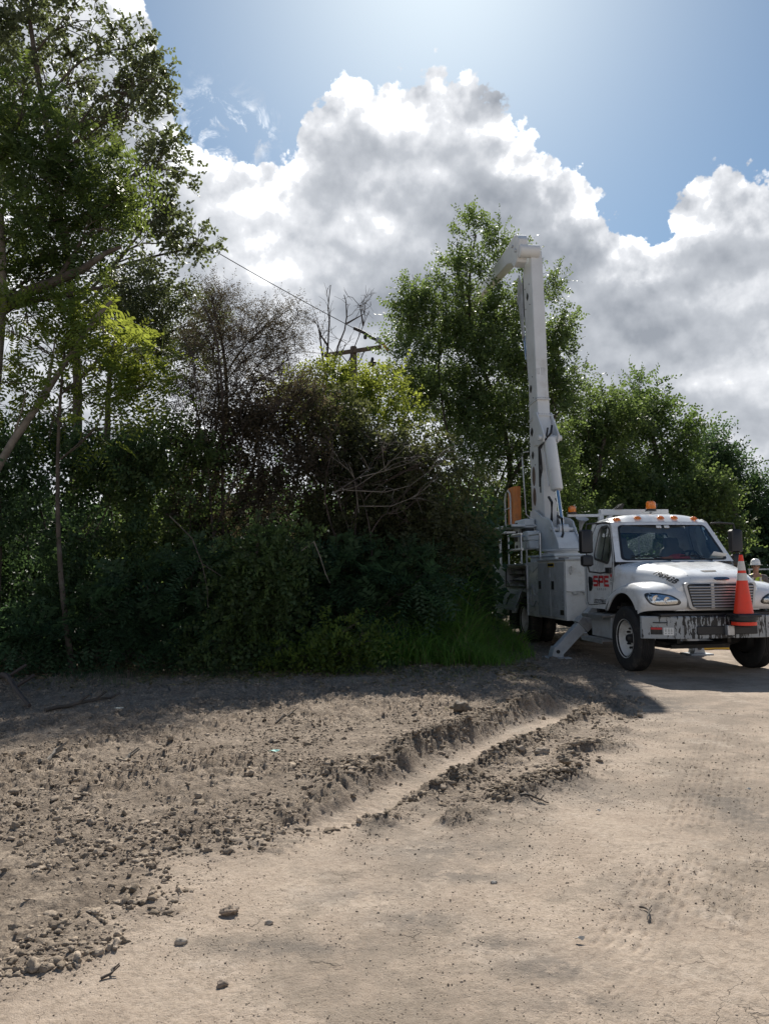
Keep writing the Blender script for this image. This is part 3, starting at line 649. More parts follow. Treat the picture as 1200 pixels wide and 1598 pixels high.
    for z, y0 in ((.845, -1.20), (.43, -1.22)):
        m = MB(); m.bb(-1.66, -.76, y0, -.9, z - .03, z); m.bb(-1.66, -.76, y0 - .012, y0, z - .06, z + .004)
        for k in range(7): m.bb(-1.6 + k * .12, -1.55 + k * .12, y0 + .04, -1.05, z + .001, z + .012)
        m.build('step', MAT['steel'], T)
    m = MB(); m.bb(-1.62, -.78, .55, 1.08, .45, .86); m.build('fuel_tank', MAT['grey'], T, bevel=.05)
    # --- service body
    TOP = 1.83
    m = MB(); m.bb(-4.04, -2.44, -1.20, -.60, .66, TOP); m.bb(-4.04, -2.44, .60, 1.20, .66, TOP); m.bb(-4.04, -2.46, -.62, .62, .97, TOP - .03)
    m.build('front_compartment', P2, T, bevel=.006)
    for q_ in (-1, 1): m = MB(); m.bb(-4.08, -2.40, min(q_ * .58, q_ * 1.225), max(q_ * .58, q_ * 1.225), TOP + .002, TOP + .035); m.build('compartment_lid', MAT['grey'], T, bevel=.004)
    for x0, x1 in ((-4.01, -3.27), (-3.24, -2.47)):
        m = MB(); m.bb(x0, x1, -1.222, -1.20, .70, 1.79); d = m.build('compartment_door', MAT['grey'], T, bevel=.004)
        xh = x0 + .13 if x0 < -3.5 else x0 + .14
        m = MB(); m.bb(xh - .07, xh + .07, -1.232, -1.221, 1.25, 1.42); m.build('latch', MAT['black'], d, bevel=.01)
    m = MB(); m.bb(-3.38, -3.0, -1.226, -1.221, 1.70, 1.79); q = m.build('caution_label', mat('label_yellow', (.5, .38, .06), .5), T)
    m = MB(); m.bb(-3.36, -3.02, -1.229, -1.2262, 1.72, 1.77); m.build('label_print', MAT['ink'], q)
    m = MB(); m.bb(-2.72, -2.52, -1.226, -1.221, .76, .86); m.build('vent_grate', MAT['dark'], T)
    for k, ch in enumerate('TEREX'):
        m = MB(); put_text(m, ch, .07, lambda a, b, k=k: (-2.56 + a, -1.2245, 1.19 - k * .075 + b)); m.build('body_letter', MAT['ink'], T)
    # front face of the body: shelf line, brackets, bolts
    m = MB(); m.bb(-2.44, -2.41, -1.19, -.62, 1.21, 1.235)
    for y in (-1.04, -.82): m.bb(-2.44, -2.36, y - .05, y + .05, 1.17, 1.21)
    m.build('shelf_rail', MAT['steel'], T)
    m = MB(); m.tube([(-2.43, -1.10, 1.70), (-2.40, -1.10, 1.71), (-2.40, -1.08, 1.64), (-2.40, -1.11, 1.58), (-2.43, -1.10, 1.55)], .009, 6); m.box((-2.425, -1.10, 1.63), (.02, .07, .12)); m.build('wire_socket', MAT['steel'], T, smooth=40)
    # plain bay with hose
    m = MB(); m.bb(-4.84, -4.042, -1.17, -.60, .64, TOP - .005); m.bb(-4.84, -4.042, .60, 1.17, .64, TOP - .005); m.bb(-7.42, -4.042, -.62, .62, 1.0, 1.30); m.build('body_bay', P, T, bevel=.006)
    m = MB()
    m.tube([(-4.55, -1.19, 1.30), (-4.52, -1.20, 1.18), (-4.58, -1.21, 1.0), (-4.5, -1.21, .85), (-4.35, -1.21, .87), (-4.22, -1.20, .98), (-4.12, -1.19, .92)], .012, 6)
    m.tube([(-4.6, -1.185, 1.05), (-4.62, -1.2, 1.22), (-4.5, -1.2, 1.33), (-4.36, -1.2, 1.2), (-4.3, -1.2, 1.1)], .012, 6)
    m.tube([(-4.78, -1.18, 1.7), (-4.45, -1.182, 1.6), (-4.1, -1.18, 1.72)], .006, 5); m.build('hose', MAT['grey'], T, smooth=50)
    # rear compartments, one open with a dropped door
    RT = 1.76
    m = MB(); m.bb(-7.42, -6.42, -1.20, -.60, .56, RT); m.bb(-6.42, -4.842, -1.20, -.60, 1.62 + .12, RT); m.bb(-6.42, -4.842, -1.195, -.60, 1.16, 1.25); m.bb(-6.42, -4.842, -.64, -.60, 1.25, 1.74)
    m.bb(-6.42, -6.0, -1.195, -.6, .64, 1.16); m.bb(-4.88, -4.842, -1.195, -.60, .64, 1.74); m.bb(-7.42, -4.842, .60, 1.20, 1.12, RT); m.bb(-7.42, -6.0, .6, 1.2, .56, 1.12)
    m.build('rear_compartment', P2, T, bevel=.006)
    for q_ in (-1, 1): m = MB(); m.bb(-7.46, -4.842, min(q_ * .56, q_ * 1.225), max(q_ * .56, q_ * 1.225), RT + .002, RT + .04); m.build('compartment_lid', MAT['grey'], T, bevel=.004)
    m = MB(); m.bb(-7.39, -6.46, -1.222, -1.20, .60, 1.72); d = m.build('compartment_door', MAT['grey'], T, bevel=.004)
    for z_ in (1.2, 1.54): m = MB(); m.bb(-7.36, -7.26, -1.232, -1.221, z_, z_ + .14); m.build('latch', MAT['black'], d, bevel=.01)
    m = MB(); m.bb(-6.42, -4.86, -1.215, -1.196, 1.25, 1.29); m.bb(-6.42, -4.86, -1.215, -1.196, 1.70, 1.74); m.bb(-6.42, -6.37, -1.215, -1.196, 1.29, 1.70); m.bb(-4.91, -4.86, -1.215, -1.196, 1.29, 1.70); m.build('opening_frame', MAT['black'], T)
    for z in (1.40, 1.54): m = MB(); m.bb(-6.38, -4.92, -1.12, -.66, z, z + .015); m.build('shelf', MAT['dark'], T)
    m = MB()
    r2 = random.Random(4)
    for z in (1.26, 1.42, 1.56):
        x = -6.3
        while x < -5.1:
            w = r2.uniform(.12, .35); h = r2.uniform(.05, .11); m.box((x + w / 2, r2.uniform(-1.05, -.9), z + h / 2), (w * .9, .2, h), Matrix.Rotation(r2.uniform(-.2, .2), 3, 'Z')); x += w
    m.build('stowed_gear', MAT['grey'], T, bevel=.01)
    m = MB(); rt = Matrix.Rotation(R(-20), 3, 'X')
    m.box((-5.83, -1.33, .975), (1.5, .025, .50), rt); dd = m.build('drop_door', MAT['grey'], T, bevel=.004)
    m = MB(); m.box((-5.80, -1.355, .94), (.05, .03, .20), rt); m.box((-5.76, -1.36, 1.0), (.12, .03, .05), rt); m.build('latch', MAT['black'], dd)
    for x in (-6.5, -5.0): m = MB(); m.tube([(x, -1.21, 1.28), (x, -1.42, .80)], .006, 5); m.build('stay_cable', MAT['dark'], dd)
    # mud wheel arch, bed and rear step
    m = MB(); m.bb(-7.42, -4.05, -.595, .595, 1.30, 1.38); m.build('bed', MAT['grey'], T)
    m = MB(); m.bb(-8.0, -7.44, -1.1, 1.1, .62, .70); m.bb(-8.0, -7.96, -1.1, 1.1, .52, .72); m.bb(-7.95, -7.45, -.9, -.5, 1.32, 1.36); m.build('rear_step', MAT['steel'], T)
    # --- rails and ladder rack on the rear deck
    m = MB()
    for x, z1 in ((-7.25, 2.62), (-6.55, 2.50), (-5.55, 2.50)): m.tube([(x, -1.08, RT + .03), (x, -1.08, z1)], .032 if x < -7 else .025, 6)
    m.tube([(-6.55, -1.08, 2.50), (-5.50, -1.08, 2.50)], .03, 6); m.tube([(-6.55, -1.08, 2.14), (-5.45, -1.08, 2.14)], .035, 6); m.tube([(-6.55, -.62, 2.50), (-6.55, -1.08, 2.50)], .025, 6); m.tube([(-6.55, -.62, RT), (-6.55, -.62, 2.50)], .025, 6); m.tube([(-5.55, -.62, RT), (-5.55, -.62, 2.50), (-6.55, -.62, 2.5)], .025, 6)
    m.box((-7.25, -1.0, 2.62), (.5, .5, .05)); m.build('deck_rail', MAT['steel'], T, smooth=30)
    # --- pedestal and turret
    cx_ = -5.85
    m = MB(); m.bb(cx_ - .8, cx_ + .95, -.50, .50, 1.36, 1.97); m.build('pedestal', MAT['boom'], T, bevel=.02)
    m = MB(); m.bb(cx_ - .85, cx_ + 1.0, -.54, .54, 1.97, 2.01); m.lathe([(.44, 2.01), (.44, 2.05), (.40, 2.06), (.40, 2.10), (.50, 2.105), (.50, 2.14)], 36, Matrix.Translation((cx_, 0, 0))); m.build('turntable', MAT['boom'], T, smooth=30)
    m = MB(); m.bb(cx_ + .955, cx_ + .962, -.42, -.18, 1.86, 1.93); m.bb(cx_ + .955, cx_ + .962, .26, .38, 1.87, 1.92); m.build('data_plate', MAT['ink'], T)
    m = MB()
    wing = [(cx_ + .62, 2.14), (cx_ + .60, 2.26), (cx_ + .32, 2.60), (cx_ + .15, 2.82), (cx_ - .05, 2.90), (cx_ - .45, 2.96), (cx_ - 1.05, 3.2), (cx_ - 1.35, 3.16), (cx_ - 1.40, 2.9), (cx_ - .95, 2.14)]
    for y in (-.27, .27): m.prism(wing, y - .02, y + .02)
    m.bb(cx_ - .3, cx_ + .3, -.25, .25, 2.14, 2.3)
    m.prism([(cx_ + .58, 2.14), (cx_ + .56, 2.24), (cx_ + .3, 2.55), (cx_ + .2, 2.5), (cx_ + .35, 2.14)], -.25, .25)
    m.build('turret', MAT['boom'], T, bevel=.02)
    # control housing on the near side
    m = MB(); m.bb(-7.55, -6.35, -.62, -.32, 2.18, 2.38); m.bb(-7.55, -7.15, -.62, -.32, 2.38, 2.84); m.bb(-7.55, -6.75, -.60, -.32, 2.72, 2.95); m.bb(-6.72, -6.35, -.66, -.32, 2.38, 2.62); m.build('control_housing', MAT['boom'], T, bevel=.03)
    m = MB(); m.bb(-7.13, -6.76, -.56, -.34, 2.38, 2.71); m.bb(-7.48, -7.25, -.63, -.618, 2.4, 2.66); m.bb(-7.40, -7.25, -.63, -.618, 2.22, 2.3); m.bb(-7.4, -7.3, -.63, -.598, 2.78, 2.88); m.build('valve_bank', MAT['black'], T, bevel=.01)
    # --- lower boom (leans slightly back), built along its axis
    B0, B1 = Vector((-6.92, 0, 2.95)), Vector((-7.27, 0, 10.05))
    ax = (B1 - B0); Lb = ax.length; az_ = ax.normalized(); axx = Vector((az_.z, 0, -az_.x)); 
    def bp_(s_, fx, y): return B0 + az_ * (s_ * Lb) + axx * fx + Vector((0, y, 0))
    prof = [(-.04, -.42, .40, .16), (.02, -.48, .46, .17), (.26, -.46, .42, .17), (.30, -.44, .40, .17), (.345, -.42, .36, .165), (.36, -.40, .31, .16), (.42, -.39, .29, .16), (.5, -.37, .27, .155), (.62, -.42, .28, .16), (.8, -.42, .28, .16), (.95, -.40, .27, .16), (1.0, -.38, .25, .155)]
    m = MB(); m.loft([[bp_(s_, a, -w), bp_(s_, b, -w), bp_(s_, b, w), bp_(s_, a, w)] for s_, a, b, w in prof]); lb = m.build('lower_boom', MAT['boom'], T, bevel=.02)
    for s_ in (.37, .43):
        m = MB(); k = .022
        A = [(-.42, -.18), (.34, -.18), (.34, .18), (-.42, .18)]
        m.loft([[bp_(s_ - .002, a, w) for a, w in A], [bp_(s_ + .002, a, w) for a, w in A]]); m.build('joint_band', MAT['boom'], lb, bevel=.004)
        m = MB()
        for a in np.linspace(-.38, .3, 9): m.lathe([(.012, 0), (.012, .012), (0, .016)], 8, Matrix.Translation(bp_(s_ + .006, a, -.165)) @ Matrix.Rotation(R(90), 4, 'X'))
        for y in np.linspace(-.14, .14, 7): m.lathe([(.012, 0), (.012, .012), (0, .016)], 8, Matrix.Translation(bp_(s_ + .006, .30, y)) @ Matrix.Rotation(R(90), 4, 'Y'))
        m.build('rivet_row', MAT['steel'], lb)
    for s_, a0, ha, hz in ((.085, -.18, .13, .24), (.16, -.18, .13, .26), (.238, -.2, .12, .13), (.325, -.2, .13, .14), (.487, -.18, .11, .13), (.84, -.12, .10, .13)):
        pl = [(a0 + ha * math.cos(t), hz * math.sin(t)) for t in np.linspace(0, 2 * math.pi, 24, endpoint=False)] if hz > .2 else rounded([(a0 - ha, 0), (a0, -hz), (a0 + ha, 0), (a0, hz)], .06, 3)
        wv = float(np.interp(s_, [p[0] for p in prof], [p[3] for p in prof])) + .006
        m = MB(); m.ring([bp_(s_, a0 + (p[0] - a0) * 1.3, -wv) + az_ * p[1] * 1.15 for p in pl], [bp_(s_, p[0], -wv - .004) + az_ * p[1] for p in pl]); 
        if hz > .2: m.build('hole_rim', MAT['boom'], lb)
        m = MB(); m.add([bp_(s_, p[0], -wv - .001) + az_ * p[1] for p in pl], [tuple(range(len(pl)))]); m.build('access_hole', MAT['dark'] if hz < .2 else mat('hole_brown', (.13, .09, .065), .8), lb)
        if hz < .2:
            m = MB()
            for qa, qz in ((-.17, .28), (.17, .28), (-.17, -.28), (.17, -.28)): m.lathe([(.017, 0), (.014, .008), (0, .01)], 8, Matrix.Translation(bp_(s_, a0 + qa, -wv) + az_ * qz) @ Matrix.Rotation(R(90), 4, 'X'))
            m.build('bolt_set', MAT['dark'], lb)
    for s_, a0 in ((.60, -.28), (.622, -.28)):
        m = MB(); q = [bp_(s_, a0 - .06, -.156), bp_(s_, a0 + .12, -.156), bp_(s_, a0 + .12, -.156) + az_ * .15, bp_(s_, a0 - .06, -.156) + az_ * .15]; m.add(q, [(0, 1, 2, 3)]); m.build('boom_decal', mat('decal_brown', (.2, .15, .1), .6), lb)
    m = MB(); m.bb(-.01, .01, 0, .01, 0, .01)
    q0 = bp_(.535, .275, -.10); m = MB(); m.box(q0, (.004, .09, .16), Matrix.Rotation(0, 3, 'Y')); m.box(bp_(.535, .275, 0.04), (.004, .12, .2)); m.build('boom_decal', MAT['trim'], lb)
    # hand rail hoop on the boom
    m = MB(); m.tube([bp_(.26, -.45, -.2), bp_(.265, -.75, -.25), bp_(.25, -.85, -.25), bp_(.03, -.72, -.25), bp_(.01, -.5, -.2)], .018, 6); m.build('grab_rail', MAT['boom'], lb, smooth=40)
    # lift cylinder with brackets and hoses
    A, C = Vector((-6.40, 0, 4.95)), Vector((-5.68, 0, 2.62)); dv = (C - A).normalized()
    m = MB(); m.tube([A - dv * .02, A + dv * .04, A + dv * 1.38, A + dv * 1.42], [.09, .15, .15, .12], 24); m.tube([A + Vector((-.15, -.13, -.1)), A + Vector((-.12, -.15, 0)) + dv * 1.3], .018, 6); cy = m.build('lift_cylinder', MAT['boom'], T, smooth=40)
    m = MB(); m.tube([A + dv * 1.4, C], .055, 16); m.build('piston_rod', MAT['chrome'], cy, smooth=60)
    m = MB(); m.lathe([(.12, -.12), (.12, .12)], 18, Matrix.Translation(C) @ Matrix.Rotation(R(90), 4, 'X')); m.lathe([(.07, -.3), (.07, .3)], 14, Matrix.Translation(A) @ Matrix.Rotation(R(90), 4, 'X')); m.lathe([(.05, -.32), (.05, .32)], 14, Matrix.Translation(C) @ Matrix.Rotation(R(90), 4, 'X')); m.build('pin', MAT['boom'], cy, smooth=40)
    m = MB(); br = [(-.02, .20), (.33, .30), (.30, .62), (.22, .78), (.10, .72), (0, 0)]
    for y in (-.19, .19):
        base = bp_(.30, 0, 0)
        pl = [(A.x + .10, A.z - .12), (A.x + .16, A.z + .06), (A.x - .12, A.z + .42), (A.x - .35, A.z + .72), (A.x - .62, A.z + .75), (A.x - .62, A.z - .1), (A.x - .2, A.z - .16)]
        m.prism(pl, y - .022, y + .022)
    m.build('cylinder_bracket', MAT['boom'], T, bevel=.015)
    m = MB(); m.tube([A + Vector((.02, -.05, .25)), A + Vector((.05, -.1, .02)), A + Vector((-.22, -.18, -.25)), A + Vector((-.10, -.19, -.75)), A + Vector((-.25, -.17, -1.0)), A + Vector((-.27, -.17, -1.35))], .024, 8)
    m.tube([A + Vector((.05, .05, .3)), A + Vector((.16, -.02, .1)), A + Vector((.1, -.12, -.05)), A + Vector((-.26, -.19, -.2)), A + Vector((-.28, -.18, -1.2))], .03, 8)
    m.tube([(-6.3, -.1, 3.45), (-6.05, -.12, 3.3), (-6.0, -.15, 2.9), (-6.2, -.15, 2.6)], .035, 8); m.tube([(-6.2, .05, 3.4), (-5.95, .05, 3.2), (-5.9, .05, 2.7), (-6.1, .05, 2.3)], .035, 8)
    m.tube([(-5.85, -.05, 2.95), (-5.45, -.1, 2.85), (-5.35, -.12, 2.5), (-5.6, -.1, 2.3)], .03, 8); m.build('hydraulic_hose', MAT['black'], T, smooth=50)
    # --- elbow and upper boom folding back towards the trees
    E0_ = Vector((-6.95, 0, 10.2))
    m = MB(); m.lathe([(.15, -.17), (.17, -.16), (.17, .36), (.15, .37)], 24, Matrix.Translation((-7.02, -.1, 10.02)) @ Matrix.Rotation(R(90), 4, 'X')); m.lathe([(.15, -.02), (.15, .14), (.1, .15)], 20, Matrix.Translation((-7.02, .0, 10.02)) @ Matrix.Rotation(R(90), 4, 'X')); m.build('elbow', MAT['boom'], T, smooth=40)
    U0, U1 = Vector((-7.17, -.36, 10.20)), Vector((-13.2, -.30, 10.62))
    ud = (U1 - U0).normalized(); un = Vector((-ud.z, 0, ud.x)) * -1; un = Vector((0, 0, 1)) if un.z < 0 else un; un = (un - ud * un.dot(ud)).normalized(); Lu = (U1 - U0).length
    def up_(s_, h, y): return U0 + ud * (s_ * Lu) + un * h + Vector((0, y, 0))
    m = MB(); m.loft([[up_(s_, -h0, -w), up_(s_, -h0, w), up_(s_, h1, w), up_(s_, h1, -w)] for s_, h0, h1, w in [(-.035, .10, .14, .12), (-.01, .42, .30, .14), (.03, .50, .36, .14), (.07, .30, .34, .14), (.14, .19, .27, .14), (.3, .17, .22, .13), (1., .12, .14, .11)]]); ub = m.build('upper_boom', MAT['boom'], T, bevel=.02)
    m = MB(); m.lathe([(.05, 0), (.05, .03), (.03, .04)], 12, Matrix.Translation(up_(-.0, -.1, -.14)) @ Matrix.Rotation(R(90), 4, 'X')); m.lathe([(.04, 0), (.04, .03), (.03, .04)], 12, Matrix.Translation(up_(.045, .1, -.14)) @ Matrix.Rotation(R(90), 4, 'X')); m.build('pin', MAT['steel'], ub)
    m = MB(); m.prism([(-7.75, 7.9), (-7.65, 7.95), (-7.72, 9.4), (-7.95, 9.75), (-8.15, 9.05), (-8.0, 8.9)], -.2, -.16); m.prism([(-7.75, 7.9), (-7.65, 7.95), (-7.72, 9.4), (-7.95, 9.75), (-8.15, 9.05), (-8.0, 8.9)], -.08, -.04); m.build('link_arm', MAT['grey'], ub, bevel=.01)
    m = MB(); m.tube([(-8.05, -.12, 9.05), (-7.70, -.12, 7.3)], .035, 10); m.build('link_rod', MAT['chrome'], ub, smooth=40)
    # far end: bucket, mostly inside the tree
    m = MB(); c_ = U1 + ud * .2 + Vector((0, 0, -.5))
    m.loft([[c_ + Vector((x * k, y * k, z)) for x, y in rounded([(-.3, -.3), (.3, -.3), (.3, .3), (-.3, .3)], .08, 3)] for z, k in ((-.55, .82), (-.5, .9), (.5, 1.0), (.52, 1.07), (.55, 1.07))], False); m.build('bucket', MAT['boom'], T, smooth=40)
    # --- riding platform with orange pad and hoop rail
    m = MB(); m.box((-7.85, -.55, 2.78), (2.2, .75, .07)); m.box((-7.5, -.35, 2.68), (1.3, .3, .12)); m.build('platform', MAT['boom'], T, bevel=.02)
    m = MB(); m.loft([[(-7.85 + a, -.50 + b, z) for a, b in rounded([(-.33, -.09), (.33, -.09), (.33, .09), (-.33, .09)], .06, 3)] for z in (2.82, 3.0, 3.75, 3.86)]); m.build('pad', MAT['orange'], T, smooth=40)
    m = MB()
    m.tube([(-8.28, -.62, 2.82), (-8.30, -.62, 3.6), (-8.2, -.62, 3.76), (-8.0, -.62, 3.79), (-7.85, -.62, 3.70), (-7.8, -.62, 3.55), (-7.78, -.62, 2.82)], .024, 8); m.tube([(-8.29, -.62, 3.3), (-7.79, -.62, 3.32)], .016, 6); m.build('hoop_rail', MAT['boom'], T, smooth=50)
    # --- outriggers
    def outrigger(x, sd, foot_y, z_top=1.05):
        top_ = Vector((x, sd * .60, z_top)); ft = Vector((x, sd * foot_y, .10)); d = (ft - top_).normalized(); n_ = Vector((0, d.z, -d.y)); 
        L = (ft - top_).length
        m = MB()
        def sec(s_, w, h): c = top_ + d * s_ * L; return [c + Vector((w, 0, 0)) + n_ * h, c + Vector((-w, 0, 0)) + n_ * h, c + Vector((-w, 0, 0)) - n_ * h, c + Vector((w, 0, 0)) - n_ * h]
        m.loft([sec(-.25, .11, .12), sec(.42, .11, .12)]); o = m.build('outrigger', MAT['grey'], T, bevel=.008)
        m = MB(); m.loft([sec(.40, .125, .135), sec(.50, .125, .135)]); m.build('collar', MAT['steel'], o, bevel=.005)
        m = MB(); m.loft([sec(.3, .09, .10), sec(.98, .09, .10)]); m.prism([(ft.y - .12, .03), (ft.y + .12, .03), (ft.y + .06, .22), (ft.y - .06, .22)], x - .11, x + .11, 'x'); m.build('leg', MAT['grey'], o, bevel=.006)
        m = MB(); m.lathe([(.035, 0), (.035, .02)], 14, Matrix.Translation((x + .11, ft.y, .13)) @ Matrix.Rotation(R(90), 4, 'Y')); m.build('pin', MAT['black'], o)
        m = MB(); m.box((x, ft.y, .012), (.42, .46, .03)); m.build('foot_plate', MAT['grey'], o, bevel=.005)
        m = MB(); m.box((x, ft.y, -.018), (.62, .66, .035), Matrix.Rotation(.1, 3, 'Z')); m.build('pad', MAT['dark'], o, bevel=.005)
    outrigger(-2.05, -1, 1.58); outrigger(-2.05, 1, 1.22); outrigger(-7.75, -1, 1.4, .9); outrigger(-7.75, 1, 1.4, .9)
    # under-body clutter
    m = MB(); m.tube([(-2.6, -.62, .62), (-4.3, -.62, .60)], .16, 12); m.bb(-2.3, -1.8, -.8, .8, .62, 1.0); m.bb(-4.3, -2.7, .3, .9, .5, .8); m.build('tank', MAT['dark'], T, smooth=40)
    for y in (-.98, .98): m = MB(); m.box((-6.05, y, .58), (.02, .55, .62)); m.build('mud_flap', MAT['black'], T)
    # folded sun visors / interior mirror labels
    for u in (-.10, .06): m = MB(); p = ws(u, .88); m.box((p[0] - .02, p[1], p[2]), (.01, .09, .05), Matrix.Rotation(R(-35), 3, 'Y')); m.build('windshield_sticker', MAT['white'], wsd)
    return T
truck()
# things lying on the dashboard
m = MB(); r2 = random.Random(3)
rings = []
for k in range(9):
    t = k / 8; rr = .02 + .10 * math.sin(math.pi * t) ** .7; rings.append([(TX * 0 + -.62 + rr * math.cos(a) * (.8 + .3 * r2.random()), .16 + (t - .5) * .46, 1.80 + max(-.01, rr * math.sin(a) * (.6 + .5 * r2.random()))) for a in np.linspace(0, 2 * math.pi, 12, endpoint=False)])
m.loft(rings); o = m.build('safety_vest', MAT['fabric'], None, smooth=60, sub=1); o.location = (TX, TY, 0); o.rotation_euler = (0, 0, RZ)
tag(o, 'crumpled red and orange safety vest lying on the truck dashboard', 'vest')
m = MB(); rt = Matrix.Rotation(R(-48), 3, 'Y'); m.box((-.50, .80, 1.83), (.21, .27, .003), rt @ Matrix.Rotation(.2, 3, 'Z'))
o = m.build('paper_sheet', MAT['white'], None); o.location = (TX, TY, 0); o.rotation_euler = (0, 0, RZ); tag(o, 'pale paper sheet propped inside the windshield corner', 'paper')
m = MB(); m.box((-.60, -.12, 1.815), (.2, .3, .02), Matrix.Rotation(.4, 3, 'Z')); m.box((-.58, -.1, 1.835), (.12, .2, .015), Matrix.Rotation(-.2, 3, 'Z'))
o = m.build('paper_stack', MAT['orange'], None, bevel=.004); o.location = (TX, TY, 0); o.rotation_euler = (0, 0, RZ); tag(o, 'orange papers lying on the dashboard left of the red vest', 'papers')

# traffic cone riding on the bumper
def cone():
    p = tw(1.13, .20, .905); T = empty('traffic_cone', tuple(p), RZ, label='orange traffic cone with two white reflective bands standing on the truck bumper', cat='traffic cone')
    m = MB(); m.loft([[(x * k, y * k, z) for x, y in rounded([(-.19, -.19), (.19, -.19), (.19, .19), (-.19, .19)], .05, 3)] for z, k in ((.0, 1.0), (.03, 1.0), (.045, .93), (.05, .78))]); m.lathe([(.20, -.05), (.20, .0), (.15, .03)], 30); m.build('base', MAT['black'], T, smooth=40)
    def r(z): return .142 + (.026 - .142) * (z - .04) / .88
    def seg(name, z0, z1, mt, off=0.): m = MB(); m.lathe([(r(z) + off, z) for z in np.linspace(z0, z1, 6)], 40, None, cap=False); return m.build(name, mt, T, smooth=60)
    b = seg('cone_body', .04, .92, MAT['cone']); m = MB(); m.lathe([(r(.92), .92), (r(.92) * .9, .925), (r(.92) * .75, .925), (r(.92) * .7, .88)], 30, None, cap=False); m.build('cone_tip', MAT['cone'], T, smooth=40)
    seg('reflective_band', .54, .65, MAT['band'], .003); seg('reflective_band', .69, .83, MAT['band'], .003)
    m = MB(); m.lathe([(.19, -.02), (.17, -.06), (.17, -.13), (.12, -.15)], 30); m.build('cone_holder', MAT['black'], T, smooth=40)
    m = MB(); m.lathe([(.176, -.075), (.177, -.125)], 30, None, cap=False); m.build('holder_band', MAT['cone'], T, smooth=40)
cone()

# ------------------------------------------------------------------ numpy noise
_perm = np.random.default_rng(5).random((256, 256)).astype(np.float32)
_perm3 = np.random.default_rng(6).random((64, 64, 64)).astype(np.float32)
def vn2(x, y):
    xi = np.floor(x).astype(int); yi = np.floor(y).astype(int); fx = x - xi; fy = y - yi
    fx = fx * fx * fx * (fx * (fx * 6 - 15) + 10); fy = fy * fy * fy * (fy * (fy * 6 - 15) + 10)
    g = lambda a, b: _perm[a & 255, b & 255]
    return (g(xi, yi) * (1 - fx) + g(xi + 1, yi) * fx) * (1 - fy) + (g(xi, yi + 1) * (1 - fx) + g(xi + 1, yi + 1) * fx) * fy
def fbm(x, y, o=5, g=.5):
    s = 0; a = 1; t = 0
    for k in range(o):
        c, d = math.cos(k * 1.3 + .4), math.sin(k * 1.3 + .4)
        s = s + a * vn2((x * c - y * d) * 2 ** k + 17.3 * k, (x * d + y * c) * 2 ** k + 5.1 * k); t += a; a *= g
    return s / t
def vn3(p):
    i = np.floor(p).astype(int); f = p - i; f = f * f * (3 - 2 * f); r = 0
    for a in (0, 1):
        for b in (0, 1):
            for c in (0, 1):
                w = (f[:, 0] if a else 1 - f[:, 0]) * (f[:, 1] if b else 1 - f[:, 1]) * (f[:, 2] if c else 1 - f[:, 2])
                r = r + w * _perm3[(i[:, 0] + a) & 63, (i[:, 1] + b) & 63, (i[:, 2] + c) & 63]
    return r
def worley(x, y, jit=.9):
    xi = np.floor(x).astype(int); yi = np.floor(y).astype(int); best = np.full(x.shape, 9.)
    bid = np.zeros(x.shape)
    for a in (-1, 0, 1):
        for b in (-1, 0, 1):
            u = _perm[(xi + a) & 255, (yi + b) & 255]; v = _perm[(yi + b + 91) & 255, (xi + a + 37) & 255]
            d = np.hypot(xi + a + .5 + (u - .5) * jit - x, yi + b + .5 + (v - .5) * jit - y)
            k = d < best; best = np.where(k, d, best); bid = np.where(k, u * 7.13 % 1, bid)
    return best, bid
def pdist(x, y, poly):   # signed distance to a polyline (positive on its left) and arc position
    best = np.full(x.shape, 1e9); sg = np.zeros(x.shape); ar = np.zeros(x.shape); L = 0
    for (x1, y1), (x2, y2) in zip(poly[:-1], poly[1:]):
        dx, dy = x2 - x1, y2 - y1; l = math.hypot(dx, dy); t = np.clip(((x - x1) * dx + (y - y1) * dy) / l / l, 0, 1)
        d = np.hypot(x - x1 - t * dx, y - y1 - t * dy); k = d < best; best = np.where(k, d, best)
        sg = np.where(k, np.sign(dx * (y - y1) - dy * (x - x1)), sg); ar = np.where(k, L + t * l, ar); L += l
    return best * np.where(sg == 0, 1, sg), ar
def sst(v, a, b): t = np.clip((v - a) / (b - a), 0, 1); return t * t * (3 - 2 * t)
G = lambda *q: [tuple(gr(*p)[:2]) for p in q]
EDGE = [(-30, -6)] + G((-250, 1598), (0, 1500), (120, 1450), (200, 1405), (330, 1340), (430, 1310), (540, 1292), (700, 1272), (850, 1232), (930, 1180), (970, 1140), (1010, 1095), (990, 1065)) + [(4.0, 12.2), (4.6, 30)]
RUT = G((430, 1330), (520, 1285), (600, 1238), (700, 1190), (800, 1142), (900, 1098), (960, 1072))
BERM2 = G((700, 1285), (800, 1250), (870, 1215), (930, 1165), (975, 1125))
